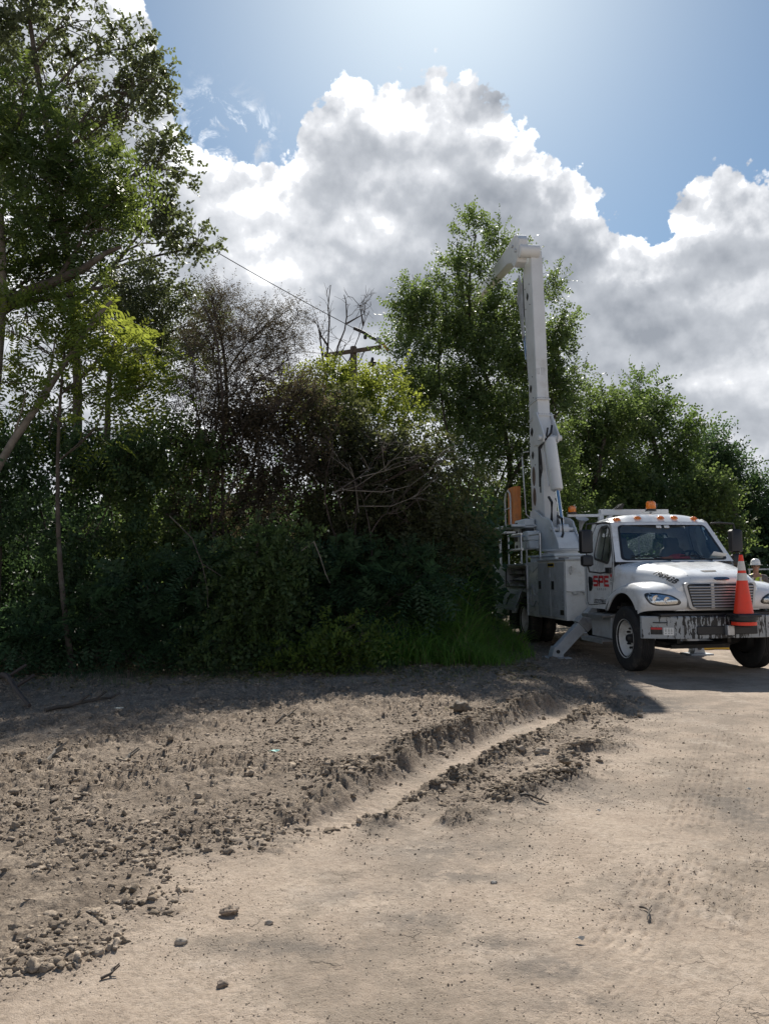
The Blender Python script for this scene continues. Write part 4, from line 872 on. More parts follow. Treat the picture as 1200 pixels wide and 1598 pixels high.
def ground_fields(x, y):
    wx = x + (fbm(x * 1.1, y * 1.1, 4) - .5) * .9; wy = y + (fbm(x * 1.1 + 40, y * 1.1, 4) - .5) * .9
    d, _ = pdist(wx, wy, EDGE); churn = sst(d + (fbm(x * 3, y * 3, 4) - .5) * .5, -.30, .42)
    churn = churn * (1 - sst(y, 17, 22) * .8)
    r, ra = pdist(x + (fbm(x * 2, y * 2, 3) - .5) * .16, y, RUT)
    env = sst(ra, .0, .8) * (1 - sst(ra, 5.2, 6.4))
    floor = np.exp(-(r / .19) ** 4) * env
    nl = fbm(x * 3.1, y * 3.1, 4); nl2 = fbm(x * 2.3 + 9, y * 2.3 + 31, 4)
    bankL = np.exp(-(np.where(r < .33, (r - .33) / .10, (r - .33) / .30)) ** 2) * env * (.65 + .8 * sst(nl, .3, .7)) * sst(ra, .3, 1.8); bankR = np.exp(-((r + .34) / .12) ** 2) * env * (.55 + .8 * sst(nl2, .35, .65))
    b2, ba = pdist(x + (nl - .5) * .2, y, BERM2); berm = np.exp(-(b2 / .20) ** 2) * (.2 + 1.2 * sst(nl2, .35, .65)) * (1 - sst(ba, 3.2, 4.2))
    smooth = np.clip(np.exp(-((r + .75) / .22) ** 4) * sst(ra, 1.5, 2.5) * (1 - sst(ra, 4.2, 5.2)) * .55, 0, 1)
    return churn, floor, bankL, bankR, berm, smooth, r, ra
def ground_h(x, y, fields=None, detail=True):
    churn, floor, bankL, bankR, berm, smooth, r, ra = fields or ground_fields(x, y)
    rough = np.clip(churn * (1 - floor * .9) * (1 - smooth * .8), 0, 1)
    h = (fbm(x * .35, y * .35, 3) - .5) * .10 * sst(np.abs(y), 0, 3)
    h = h * (1 - sst(x - 2.6, 0, 1.5) * sst(y, 8, 10) * (1 - sst(y, 24, 28)))
    h = h + bankL * .10 + bankR * .05 + berm * .05 - floor * .05
    if detail:
        near = 1.
        patchy = sst(fbm(x * .9 + 3, y * .9, 4), .34, .62)
        wx, wy = (fbm(x * 9, y * 9, 3) - .5), (fbm(x * 9 + 50, y * 9 + 20, 3) - .5)
        w, i = worley(x * 6 + wx * 3.2, y * 6 + wy * 3.2); h = h + rough * patchy * (sst(.5 - w, 0, .4) * (.1 + i) * .022)
        w2, i2 = worley(x * 17 + wx * 5, y * 17 + wy * 5); h = h + rough * (.3 + .7 * patchy) * sst(.55 - w2, 0, .4) * i2 * .018
        rid = 1 - np.abs(fbm(x * 6 + 11, y * 6, 6, .62) * 2 - 1) * 2.2; h = h + rough * rid * .034 * (.4 + .6 * patchy)
        lumpy = np.clip(bankL + bankR + berm, 0, 1.5)
        h = h + lumpy * ((fbm(x * 11, y * 15, 6, .66) - .5) * .09 + sst(.5 - w2, 0, .4) * i2 * .02)
        h = h + rough * (fbm(x * 12, y * 20, 5, .66) - .5) * .13 * (.35 + .65 * patchy) + (fbm(x * 14, y * 14, 5, .65) - .5) * .010
        # tyre tread dents along the smooth track on the right
    return h
def nlz(x, y): return fbm(x * 7 + 3, y * 7, 3)
TREAD = G((930, 1540), (985, 1480), (1050, 1350), (1095, 1220), (1120, 1130))
def tread(x, y):
    r, ra = pdist(x, y, TREAD); on = .25 + .75 * sst(fbm(x * 2.2, y * 2.2, 3), .38, .58)
    ph = ((ra + np.abs(r) * .6) / .15) % 1.; lug = np.exp(-((ph - .5) / .27) ** 4)
    rows = sum(np.exp(-((r - q) / .011) ** 2) for q in (-.13, -.08, -.03, .03, .08, .13))
    r2 = pdist(x - .36, y, TREAD)[0]; rows = rows + .7 * sum(np.exp(-((r2 - q) / .011) ** 2) for q in (-.1, -.05, 0, .05, .1))
    rr_, ra_ = pdist(x, y, RUT); return -lug * rows * on * .014 - np.exp(-(np.abs(rr_) / .13) ** 4) * np.exp(-((((ra_ + np.abs(rr_) * .5 + (fbm(x * 3, y * 3, 3) - .5) * .1) / .09) % 1 - .5) / .2) ** 2) * .012 * sst(fbm(x * 3 + 9, y * 3, 3), .3, .6)

def make_ground():
    ys = [-250, -60, -20, -8, -3, -1, 0, .6]; y = 1.2
    while y < 26: ys.append(y); y *= 1.0048
    while y < 5000: ys.append(y); y *= 1.045
    ys = np.array(ys); nu = 780; u = np.linspace(-1, 1, nu)
    s = np.maximum(ys, 1.) + 1.6; u2 = .60 * u + np.sign(u) * np.abs(u) ** 24 * 6
    Xg = s[:, None] * u2[None, :]; Yg = np.repeat(ys[:, None], nu, 1)
    Xg = np.where(ys[:, None] < 1, Xg * np.maximum(1, -ys[:, None] / 2), Xg)
    f = ground_fields(Xg, Yg); H = ground_h(Xg, Yg, f) + tread(Xg, Yg)
    far = sst(Yg, 40, 80); H = H * (1 - far) * (np.abs(Xg) < 60)
    V = np.stack([Xg, Yg, H], -1).reshape(-1, 3); R_, C_ = Xg.shape
    idx = np.arange(R_ * C_).reshape(R_, C_); Fc = np.stack([idx[:-1, :-1], idx[:-1, 1:], idx[1:, 1:], idx[1:, :-1]], -1).reshape(-1, 4)
    o = npmesh('ground', V, Fc, ground_mat(), smooth=True); tag(o, kind='structure')
    churn, floor, bankL, bankR, berm, smooth, r, ra = f
    at_ = np.clip(churn * (1 - floor * .8) * (1 - smooth * .6) + (bankL + bankR + berm) * .3, 0, 1)
    a = o.data.attributes.new('churn', 'FLOAT', 'POINT'); a.data.foreach_set('value', at_.ravel().astype(np.float32))
    lump = np.clip(bankL * .9 + bankR * .8 + berm * .9, 0, 1); a = o.data.attributes.new('damp', 'FLOAT', 'POINT'); a.data.foreach_set('value', lump.ravel().astype(np.float32))
    st = 0  # wet stains, plus the boom's cast shadow painted in as one more dark blotch
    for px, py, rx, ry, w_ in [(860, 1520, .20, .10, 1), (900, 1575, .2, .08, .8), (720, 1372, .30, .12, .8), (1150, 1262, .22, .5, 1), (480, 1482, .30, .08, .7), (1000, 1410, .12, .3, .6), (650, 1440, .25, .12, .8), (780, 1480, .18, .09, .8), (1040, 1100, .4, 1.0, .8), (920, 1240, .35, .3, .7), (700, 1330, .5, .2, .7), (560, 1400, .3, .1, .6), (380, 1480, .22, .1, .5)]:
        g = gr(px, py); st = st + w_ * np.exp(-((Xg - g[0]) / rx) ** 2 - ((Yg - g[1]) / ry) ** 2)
    st = np.clip(st, 0, 1); a = o.data.attributes.new('stain_shadow', 'FLOAT', 'POINT'); a.data.foreach_set('value', st.ravel().astype(np.float32))
    return o
def npmesh(name, V, Fc, mt, smooth=False, tint=None, parent=None):
    me = bpy.data.meshes.new(name); n = len(V); k = Fc.shape[1]
    me.vertices.add(n); me.vertices.foreach_set('co', np.ascontiguousarray(V, dtype=np.float32).ravel())
    me.loops.add(Fc.size); me.loops.foreach_set('vertex_index', Fc.ravel().astype(np.int32))
    me.polygons.add(len(Fc)); me.polygons.foreach_set('loop_start', (np.arange(len(Fc)) * k).astype(np.int32)); me.polygons.foreach_set('loop_total', np.full(len(Fc), k, np.int32))
    if smooth: me.polygons.foreach_set('use_smooth', np.ones(len(Fc), bool))
    me.update(calc_edges=True)
    if tint is not None:
        a = me.attributes.new('tint', 'FLOAT', 'FACE'); a.data.foreach_set('value', np.asarray(tint, np.float32))
    me.materials.append(mt); o = bpy.data.objects.new(name, me); COL.objects.link(o)
    if parent: o.parent = parent
    return o
def ground_mat():
    m = bpy.data.materials.new('dirt'); m.use_nodes = True; n = Nt(m.node_tree); b = n.n['Principled BSDF']
    t = n.new('ShaderNodeNewGeometry').outputs['Position']
    ch = X(n, n.new('ShaderNodeAttribute', attribute_name='churn').outputs['Fac']); dp = X(n, n.new('ShaderNodeAttribute', attribute_name='damp').outputs['Fac'])
    big, _ = n.noise(t, .55, 6, .6); mid, _ = n.noise(t, 3.2, 7, .65); fin, _ = n.noise(t, 38., 6, .7); grit, _ = n.noise(t, 160., 3, .7)
    c = n.mixc(n.step(mid, .35, .7), (.375, .298, .232), (.51, .415, .328))
    c = n.mixc(n.step(fin, .42, .68, 0., .55), c, (.24, .185, .135))
    c = n.mixc(n.step(big + (mid - .5) * .6, .46, .60, 0., .68), c, (.19, .155, .12))
    c = n.mixc(n.step(grit, .56, .74, 0., .5), c, (.16, .125, .095)); c = n.mixc(n.step(grit, .30, .40, .4, 0.), c, (.58, .50, .42))                 # damp stains
    c2 = n.mixc(n.step(mid, .3, .7), (.205, .16, .12), (.465, .375, .288)); c2 = n.mixc(n.step(fin, .40, .66, 0., .8), c2, (.13, .10, .075))
    c = n.mixc((ch * .9).clamp(), c, c2)
    c = n.mixc((dp * n.step(fin + mid * .4, .45, .85) * .8).clamp(), c, (.10, .082, .062))
    dst, _ = n.noise(t, 1.7, 6, .7); c = n.mixc(n.step(dst, .52, .68, 0., .45) * (1 - ch), c, (.60, .51, .42))
    scf, _ = n.noise(t, 22., 7, .75); c = n.mixc(n.step(scf + (dst - .5) * .5, .50, .66, 0., .5), c, (.24, .19, .145))
    sn = X(n, n.new('ShaderNodeAttribute', attribute_name='stain_shadow').outputs['Fac']); sq, _ = n.noise(t, 5., 8, .75)
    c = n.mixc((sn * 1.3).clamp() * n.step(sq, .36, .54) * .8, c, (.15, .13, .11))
    spk, _ = n.noise(t, 420., 2, .8); c = n.mixc(n.step(spk, .55, .75, 0., .6), c, (.15, .12, .09)); c = n.mixc(n.step(spk, .25, .42, .55, 0.), c, (.66, .58, .49))
    peb = n.voro(t, 55., 0., 'F1'); pw, _ = n.noise(t, 9., 3, .6)
    c = n.mixc(n.step(peb, .10, .16, .8, 0.) * n.step(pw, .5, .62), c, (.52, .46, .39))
    n.l.new(c, b.inputs['Base Color']); b.inputs['Roughness'].default_value = .92; b.inputs['Specular IOR Level'].default_value = .2
    ck = n.voro(t, 7., 2., 'DISTANCE_TO_EDGE', .6, 1.); ckw, _ = n.noise(t, 1.1, 4, .6)
    warp = n.new('ShaderNodeVectorMath', operation='MULTIPLY_ADD'); _, wc = n.noise(t, 6., 4, .6); n.l.new(wc, warp.inputs[0]); warp.inputs[1].default_value = (.22, .22, .0); n.l.new(t, warp.inputs[2])
    ck = n.voro(warp.outputs[0], 6., 0., 'DISTANCE_TO_EDGE', .6, 1.)
    crack = n.step(ck, .0, .014, 1., 0.) * n.step(ckw, .53, .62) * .7 * (1 - ch)
    fin2, _ = n.noise(t, 15., 8, .72)
    hgt = fin * .55 + grit * .28 + mid * .5 + fin2 * ch * 2.6 - crack * .55 + n.step(peb, .06, .2, 1., 0.) * n.step(pw, .5, .62) * .3
    bp = n.new('ShaderNodeBump'); bp.inputs['Strength'].default_value = .9; bp.inputs['Distance'].default_value = .022; n.l.new(hgt.s, bp.inputs['Height']); n.l.new(bp.outputs[0], b.inputs['Normal'])
    c3 = n.mixc((crack * .75).clamp(), c, (.09, .07, .05)); n.l.new(c3, b.inputs['Base Color'])
    return m
make_ground()
def gz(x, y):
    a, b = np.atleast_1d(np.asarray(x, float)), np.atleast_1d(np.asarray(y, float)); return ground_h(a, b)

# ------------------------------------------------------------------ clods and pebbles (nobody could count them)
def ico(n=1):
    import bmesh
    bm = bmesh.new(); bmesh.ops.create_icosphere(bm, subdivisions=n, radius=1); V = np.array([v.co[:] for v in bm.verts]); Fc = np.array([[v.index for v in f.verts] for f in bm.faces]); bm.free(); return V, Fc
def clods():
    n = 230000; yy = 2.3 * (15 / 2.3) ** rng.random(n); xx = (rng.random(n) - .5) * 1.15 * (yy + 1.2)
    f = ground_fields(xx, yy); churn, floor, bL, bR, be, sm, r, ra = f
    pz = sst(fbm(xx * 1.6, yy * 1.6, 5), .40, .64)
    edge = np.exp(-((churn - .5) / .35) ** 2)
    p = churn * (.06 + .75 * pz) * (1 - floor) * (1 - sm) + (bL + bR * 1.1 + be * 1.1) * .8 + edge * .18 * (churn > .25) + .0003
    k = rng.random(n) < p * .6; xx, yy = xx[k], yy[k]; ch = churn[k]; lum = np.clip((bL + bR + be)[k], 0, 1); ed = edge[k]
    size = np.exp(rng.normal(-5.2, .58, len(xx))) * (1 + .6 * lum + .5 * ed) * np.where(ch > .3, 1, .75)
    size = np.clip(size, .003, np.where(ch > .3, .028, .0055)); size = np.maximum(size, yy * .0008)
    zz = ground_h(xx, yy); tint_ = np.clip(rng.normal(.5, .3, len(xx)) - lum * .3, 0, 1)
    Vs, Fs, Ts, base = [], [], [], 0
    for sub, sel in ((1, size / yy < .0028), (2, (size / yy >= .0028) & (size / yy < .007)), (3, size / yy >= .007)):
        V0, F0 = ico(sub); nv = len(V0); X_, Y_, Z_, S_ = xx[sel], yy[sel], zz[sel], size[sel]; m_ = len(X_)
        if not m_: continue
        rot = rng.random(m_) * 6.28; sc = rng.uniform(.55, 1.45, (m_, 3)); sc[:, 2] *= .7; offs = rng.random((m_, 3)) * 50
        q = lambda fr: (vn3((V0[None] * fr + offs[:, None]).reshape(-1, 3)) - .5).reshape(m_, nv)
        P = V0[None] * (1 + 1.5 * q(1.6) + .9 * q(3.7) + (.5 * q(9) if sub > 1 else 0))[..., None] * sc[:, None] * S_[:, None, None]
        P[..., 2] = np.maximum(P[..., 2], -S_[:, None] * .4)
        c, s = np.cos(rot)[:, None], np.sin(rot)[:, None]; Q = np.stack([P[..., 0] * c - P[..., 1] * s, P[..., 0] * s + P[..., 1] * c, P[..., 2]], -1) + np.stack([X_, Y_, Z_ + S_ * .12], -1)[:, None]
        Vs.append(Q.reshape(-1, 3)); Fs.append((F0[None] + (np.arange(m_) * nv)[:, None, None]).reshape(-1, 3) + base); base += m_ * nv; Ts.append(np.repeat(tint_[sel], len(F0)))
    m = bpy.data.materials.new('clod'); m.use_nodes = True; nn = Nt(m.node_tree); b = nn.n['Principled BSDF']; a = X(nn, nn.new('ShaderNodeAttribute', attribute_name='tint').outputs['Fac'])
    t = nn.new('ShaderNodeNewGeometry').outputs['Position']; q, _ = nn.noise(t, 90., 5, .7)
    cc = nn.mixc(a, (.20, .16, .12), (.44, .36, .28)); cc = nn.mixc(nn.step(q, .4, .7, 0., .5), cc, (.17, .135, .10)); nn.l.new(cc, b.inputs['Base Color']); b.inputs['Roughness'].default_value = .95; b.inputs['Specular IOR Level'].default_value = .12
    bp = nn.new('ShaderNodeBump'); bp.inputs['Strength'].default_value = .9; bp.inputs['Distance'].default_value = .008; nn.l.new(q.s, bp.inputs['Height']); nn.l.new(bp.outputs[0], b.inputs['Normal'])
    o = npmesh('dirt_clods', np.concatenate(Vs), np.concatenate(Fs), m, smooth=False, tint=np.concatenate(Ts)); print('clods', len(xx), base)
    tag(o, 'loose grey brown mud clods and crumbs strewn over the churned soil', 'mud clods', kind='stuff')
clods()
def grit():
    n = 42000; yy = 2.3 * (9 / 2.3) ** rng.random(n); xx = (rng.random(n) - .5) * 1.15 * (yy + 1.2); ch = ground_fields(xx, yy)[0]
    k = (ch < .5) & (fbm(xx * 2.1, yy * 2.1, 4) + rng.normal(0, .12, n) > .5); xx, yy = xx[k], yy[k]; n = len(xx); V0, F0 = ico(1); s_ = np.clip(np.exp(rng.normal(-6.3, .45, n)), .0008, .006) * (.5 + yy * .16)
    P = V0[None] * rng.uniform(.6, 1.4, (n, 1, 3)) * (1 + .5 * (rng.random((n, len(V0), 1)) - .5)) * s_[:, None, None] + np.stack([xx, yy, ground_h(xx, yy) + s_ * .3], -1)[:, None]
    o = npmesh('grit', P.reshape(-1, 3), (F0[None] + (np.arange(n) * len(V0))[:, None, None]).reshape(-1, 3), LM['grit'], tint=np.repeat(rng.random(n) ** .7, len(F0))); tag(o, 'fine pale and brown grit scattered on the packed dirt track', 'grit', kind='stuff')
grit()
def stone(px, py, r, lab, col=(.36, .30, .24)):
    V0, F0 = ico(3); g = gr(px, py); off = rng.random(3) * 40; big_ = 1. if r > .03 else .5; s = 1 + 1.3 * big_ * (vn3(V0 * 1.4 + off) - .5)[:, None] + .9 * big_ * (vn3(V0 * 3.4 + off) - .5)[:, None] + .5 * big_ * (vn3(V0 * 8 + off) - .5)[:, None]
    V = V0 * s * np.array([1, .75, .6]) * r * (.75 if r > .05 else 1); o = npmesh('stone', V, F0, mat('stone', col, .9, 0, .4, 14., .8, 60.), smooth=r <= .03); o.location = (g[0], g[1], float(gz(g[0], g[1])[0]) + r * .3); tag(o, lab, 'stone')
stone(347, 1540, .022, 'small rounded dark stone alone on the smooth dirt near the lower left', (.22, .17, .13))
stone(283, 1474, .024, 'pale tan stone on the smooth dirt just below the churned mud edge')
stone(420, 1444, .018, 'little light pebble right of the pale tan stone')
stone(360, 1428, .035, 'lumpy brown stone between the clods and the smooth dirt', (.25, .19, .14))
stone(770, 1384, .016, 'round grey pebble alone in the middle of the dirt track', (.3, .28, .25))
stone(884, 1215, .06, 'large brown mud rock at the right end of the second tyre ridge', (.2, .155, .11))
stone(845, 1178, .065, 'wedge shaped tan clod on the flat strip between the two ridges', (.3, .24, .18))
stone(723, 1118, .13, 'big dark upturned mud block on top of the tyre rut bank', (.17, .135, .1))
def stick(p0, p1, r, lab, mt='bark', cat='stick', bend=.02, lift=.01):
    a, b = gr(*p0), gr(*p1); n = 9; pts = []
    for k in range(n):
        t = k / (n - 1); q = a * (1 - t) + b * t; q = q + np.array([math.sin(t * 5) * bend, math.cos(t * 4) * bend, 0]); pts.append((q[0], q[1], float(gz(q[0], q[1])[0]) + r + lift * math.sin(t * math.pi)))
    m = MB(); m.tube(pts, [r * (1 - .5 * k / (n - 1)) for k in range(n)], 6)
    for k in (3, 5): q = Vector(pts[k]); m.tube([q, q + Vector((r * 4, r * 3, r * 3))], r * .5, 5)
    tag(m.build('stick', MAT[mt], None, smooth=50), lab, cat)
stick((155, 1534), (190, 1508), .006, 'thin straight twig on the smooth dirt at lower left')
stick((60, 1198), (102, 1178), .02, 'tan broken stick on the churned mud at the left edge', 'barkl')
stick((70, 1112), (190, 1090), .03, 'long dark branch lying in the shade at the foot of the left bushes')
stick((190, 1195), (215, 1182), .015, 'short pale wood sliver on the churned mud', 'barkl')
stick((812, 1258), (860, 1256), .008, 'dark twig lying beside the second tyre ridge')
stick((1000, 1424), (1016, 1440), .005, 'tiny twig on the tread marks of the dirt track')
stick((430, 1134), (470, 1118), .012, 'slim stick lying flat on the mud behind the green scrap')
stick((-8, 1058), (50, 1104), .05, 'dark fallen log slanting into the shade at the left edge', 'deadwood', 'log', .02, .08)
def scrap(px, py, s, col, lab, cat='litter'):
    g = gr(px, py); m = MB(); pts = [(math.cos(a) * s * (1 + .3 * math.sin(3 * a)), math.sin(a) * s * .5, .006 * math.sin(2 * a) + .01) for a in np.linspace(0, 6.28, 11, endpoint=False)]; m.add(pts + [(0, 0, .02)], [(i, (i + 1) % 11, 11) for i in range(11)])
    o = m.build('litter', mat('litter', col, .5), None, solid=.002); o.location = (g[0], g[1], float(gz(g[0], g[1])[0]) + .01); tag(o, lab, cat)
scrap(428, 1179, .045, (.15, .5, .42), 'small turquoise scrap of plastic on the churned mud')
scrap(184, 1119, .06, (.5, .47, .38), 'pale flat wood chip in the shade at the left')
scrap(905, 1480, .02, (.55, .5, .42), 'crumpled whitish leaf on the lower part of the dirt track')
scrap(933, 1271, .018, (.6, .56, .48), 'tiny white flake on the dirt beside the second ridge')
scrap(1167, 1235, .02, (.6, .56, .48), 'pale fragment near the right edge of the dirt track')

# ------------------------------------------------------------------ foliage
DM = 1.7
def nrm(a): return a / np.maximum(np.linalg.norm(a, axis=-1, keepdims=True), 1e-9)
STY = dict(
    oak=dict(L=9, sl=.28, ll=.11, lw=.075, up=.25, side=1.0, jit=.5, flat=.5),
    pin=dict(L=16, sl=.52, ll=.125, lw=.044, up=.05, side=1.5, jit=.12, flat=.12, droop=.14),
    small=dict(L=11, sl=.42, ll=.078, lw=.046, up=.35, side=1.0, jit=.35, flat=.5),
    vine=dict(L=13, sl=.52, ll=.09, lw=.055, up=-.35, side=1.0, jit=.4, flat=.5, droop=.22),
    fine=dict(L=16, sl=.40, ll=.032, lw=.014, up=.3, side=.9, jit=.4, flat=.6),
    far=dict(L=9, sl=.55, ll=.15, lw=.10, up=.3, side=1.0, jit=.5, flat=.5),
)
def sprays(O, Dr, st, k=1.0):
    """leaves strung along short sprays: O origins, Dr directions"""
    n = len(O); L = st['L']; t = np.linspace(.12, 1, L)[None, :, None]; sl = st['sl'] * k * rng.uniform(.6, 1.25, (n, 1, 1))
    q = rng.normal(size=(n, 3)); q[:, 2] *= st['flat']; S_ = nrm(np.cross(Dr, nrm(q) + [0, 0, 1.2 if st['flat'] < .3 else .5]))
    P = O[:, None] + Dr[:, None] * (t * sl); P[..., 2] -= (t[..., 0] ** 2) * st.get('droop', .03) * k
    sg = np.where(np.arange(L) % 2 == 0, 1., -1.)[None, :, None]
    ld = nrm(Dr[:, None] * .55 + S_[:, None] * sg * st['side'] + rng.normal(size=(n, L, 3)) * st['jit'] * np.array([1, 1, .8]) + [0, 0, -.15])
    nr = nrm(np.cross(Dr, S_))[:, None] + rng.normal(size=(n, L, 3)) * st['jit']
    wv = nrm(np.cross(ld, nr)); up = nrm(np.cross(wv, ld))
    ln = st['ll'] * k * rng.uniform(.6, 1.25, (n, L, 1)); wd = st['lw'] * k * rng.uniform(.7, 1.2, (n, L, 1))
    a = P; m_ = P + ld * ln * .48 - up * ln * .04; b = m_ + wv * wd * .5 + up * wd * .12; c = P + ld * ln - up * ln * .12; d = m_ - wv * wd * .5 + up * wd * .12
    V = np.stack([a, b, c, d], 2).reshape(-1, 3); Fc = np.arange(len(V)).reshape(-1, 4)
    tint = np.clip(.5 + rng.normal(0, .16, (n, L)) + rng.normal(0, .17, (n, 1)), 0, 1).ravel()
    return V, Fc, tint
def blob(px, py, rpx, Y, ry=None, w=1.):
    c = at(px, py, Y); r = rpx * Y / F; return (c, np.array([r, r * 1.05, (ry or rpx) * Y / F]), w)
def crown_points(blobs, dens, st, k, thr=.40, freq=.9, shell=2.0, out=.8):
    O, Dn = [], []; dens = dens * DM; thr = thr - .03
    for c, r, w in blobs:
        n = max(4, int(dens * w * (r[0] * r[2] * 1.0 + r[1] * r[2]) * .5)); u = nrm(rng.normal(size=(n, 3))); s_ = rng.random((n, 1)) ** (1 / shell)
        wob = .72 + .6 * vn3(u * 1.7 + c * 3.1)[:, None]
        ns = max(3, int(9 * min(2.5, max(1., r[0])) ** 1.6)); us = nrm(rng.normal(size=(ns, 3))); cs = c + us * r * rng.uniform(.45, 1.0, (ns, 1)); pick = rng.integers(0, ns, n); rs = rng.uniform(.22, .42, ns)[pick, None] * min(r[0], 1.1)
        isub = rng.random((n, 1)) < .68; psub = cs[pick] + u * rs * rng.random((n, 1)) ** .4 * np.array([1.15, 1.15, .75])
        p = np.where(isub, psub, c + u * r * s_ * wob * .95); u = np.where(isub, nrm(u + us[pick] * .7), u); d = nrm(u * out + [0, 0, st['up']] + rng.normal(size=(n, 3)) * .55)
        keep = (vn3(p * freq + 7.7) * .65 + vn3(p * freq * 2.3 + 1.7) * .35) > thr
        O.append(p[keep]); Dn.append(d[keep])
    return np.concatenate(O), np.concatenate(Dn)
def limb(m, a, b, r0, r1, wob=.12, n=6, sides=6):
    a, b = np.array(a, float), np.array(b, float); L = np.linalg.norm(b - a); pts = []
    o1, o2 = rng.normal(size=3) * wob * L * .5, rng.normal(size=3) * wob * L * .3
    for k in range(n + 1):
        t = k / n; q = a * (1 - t) + b * t + o1 * math.sin(math.pi * t) + o2 * math.sin(2 * math.pi * t); q[2] += L * .10 * math.sin(math.pi * t) * (1 if b[2] > a[2] else .2); pts.append(q)
    m.tube(pts, [r0 + (r1 - r0) * (k / n) ** .8 for k in range(n + 1)], sides); return pts
def tree(name, label, base, blobs, style='small', leaf='mid', dens=420, k=1., thr=.40, trunk_r=.16, bark='bark', group=None, cat='tree', twigs=9, freq=.9, shell=2.0, stems=1, lean=None, twr=.012, twlen=.8, bottom=-.1, out=.8):
    base = np.array([base[0], base[1], float(gz(base[0], base[1])[0]) if abs(base[1]) < 40 else 0.]); st = STY[style]
    T = empty(name, tuple(base), label=label, cat=cat, group=group)
    m = MB(); C = np.array([b[0] for b in blobs]); topz = C[:, 2].max(); cen = C.mean(0); trunks = []
    for s_ in range(stems):
        tgt = C[np.argmax(C[:, 2])] if s_ == 0 else C[rng.integers(len(C))]
        b0 = base + np.array([rng.normal() * .25, rng.normal() * .25, bottom]) * (1 if stems > 1 else np.array([0, 0, 1]))
        tr = trunk_r * (1 if s_ == 0 else rng.uniform(.45, .8))
        trunks.append((limb(m, b0, tgt, tr, tr * .18, .07, 12, 8), tr))
    for c, r, w in blobs:
        best = None
        for pts, tr in trunks:
            for j, q in enumerate(pts[1:-1]):
                hd = np.hypot(*(c[:2] - q[:2])); dz = c[2] - q[2]; cost = abs(dz - hd * .7) + hd * .6 + (2 if dz < 0 else 0)
                if best is None or cost < best[0]: best = (cost, q, tr * (1 - .8 * (j + 1) / len(pts)))
        _, q, rr = best; rr = max(.014, rr * .36); lp = limb(m, q, c, rr, rr * .35, .12, 7, 6)
        nt = max(3, int(twigs * min(2., r[0])))
        for _ in range(nt):
            u = nrm(rng.normal(size=3) + [0, 0, .35]); e = c + u * r * rng.uniform(.6, 1.05) * twlen / .8; s0 = lp[rng.integers(3, len(lp))]
            pp = limb(m, s0, e, max(twr, rr * .28), twr * .35, .15, 5, 4)
            for _2 in range(2):
                s1 = pp[rng.integers(2, 5)]; u2 = nrm(u + rng.normal(size=3) * .6); limb(m, s1, s1 + u2 * r * .45, twr * .6, twr * .22, .15, 3, 3)
    m.v = [tuple(np.array(v) - base) for v in m.v]; m.build('trunk', MAT[bark], T, smooth=70)
    if dens > 0:
        O, Dn = crown_points(blobs, dens, st, k, thr, freq, shell, out); V, Fc, ti = sprays(O, Dn, st, k)
        npmesh('crown', V - base, Fc, LM[leaf], tint=ti, parent=T); tree.n += len(Fc)
    return T
tree.n = 0
def B(Y, *q): return [blob(a[0], a[1], a[2], Y + (a[4] if len(a) > 4 else 0), a[3] if len(a) > 3 else None) for a in q]

TG = 'trees and thickets along the edge of the clearing'
# tall oak behind, running out of the top of the picture
tree('oak_tree', 'tallest oak at upper left with airy grey green lobed leaves against the sky', (-8.0, 18.5), B(17.5, (30, 30, 80, 70), (120, 40, 75, 70, -.5), (205, 75, 52, 50), (235, 130, 38, 40), (150, 120, 70, 60), (70, 130, 70, 70), (205, 180, 55, 50), (255, 150, 26, 34), (130, 200, 60, 45), (242, 262, 40, 42), (250, 220, 34, 30), (285, 268, 22, 26), (232, 325, 44, 40), (268, 330, 28, 30), (306, 378, 42, 36), (250, 380, 30, 34), (250, 430, 34, 40), (180, 330, 40, 40), (-60, 60, 80, 90), (-60, 220, 90, 90), (40, -60, 90, 60), (150, -40, 70, 50)),
     'oak', 'oak', 155, 1.05, .465, .17, 'bark', TG, freq=1.3, twigs=10, shell=1.6, twr=.016)
# feathery leaved tree in front of it
tree('pinnate_tree', 'feathery leaved tree at the left edge standing before the tall oak', (-6.9, 13.6), B(13.4, (40, 175, 55, 50), (-10, 200, 70, 70), (90, 215, 52, 46), (135, 240, 44, 36), (45, 260, 75, 50), (185, 262, 34, 26), (120, 300, 66, 44), (205, 300, 20, 26), (170, 320, 44, 30), (40, 350, 80, 55), (110, 375, 50, 40), (-20, 420, 80, 60), (60, 420, 50, 34), (130, 400, 34, 26)),
     'pin', 'pinnate', 210, 1.0, .42, .12, 'bark', TG, freq=1.2, twigs=8, shell=1.8)
tree('pinnate_tree', 'yellow green feathery sapling crown below the dark limb at the left', (-5.2, 13.0), B(12.8, (40, 490, 60, 36), (110, 480, 46, 32), (140, 510, 46, 40), (70, 545, 70, 40), (200, 545, 44, 34), (240, 560, 30, 24), (150, 590, 70, 46), (225, 605, 44, 36), (10, 600, 60, 60), (90, 640, 80, 50), (180, 670, 60, 40)),
     'pin', 'bright', 190, 1.0, .43, .06, 'bark', TG, freq=1.3, twigs=7)
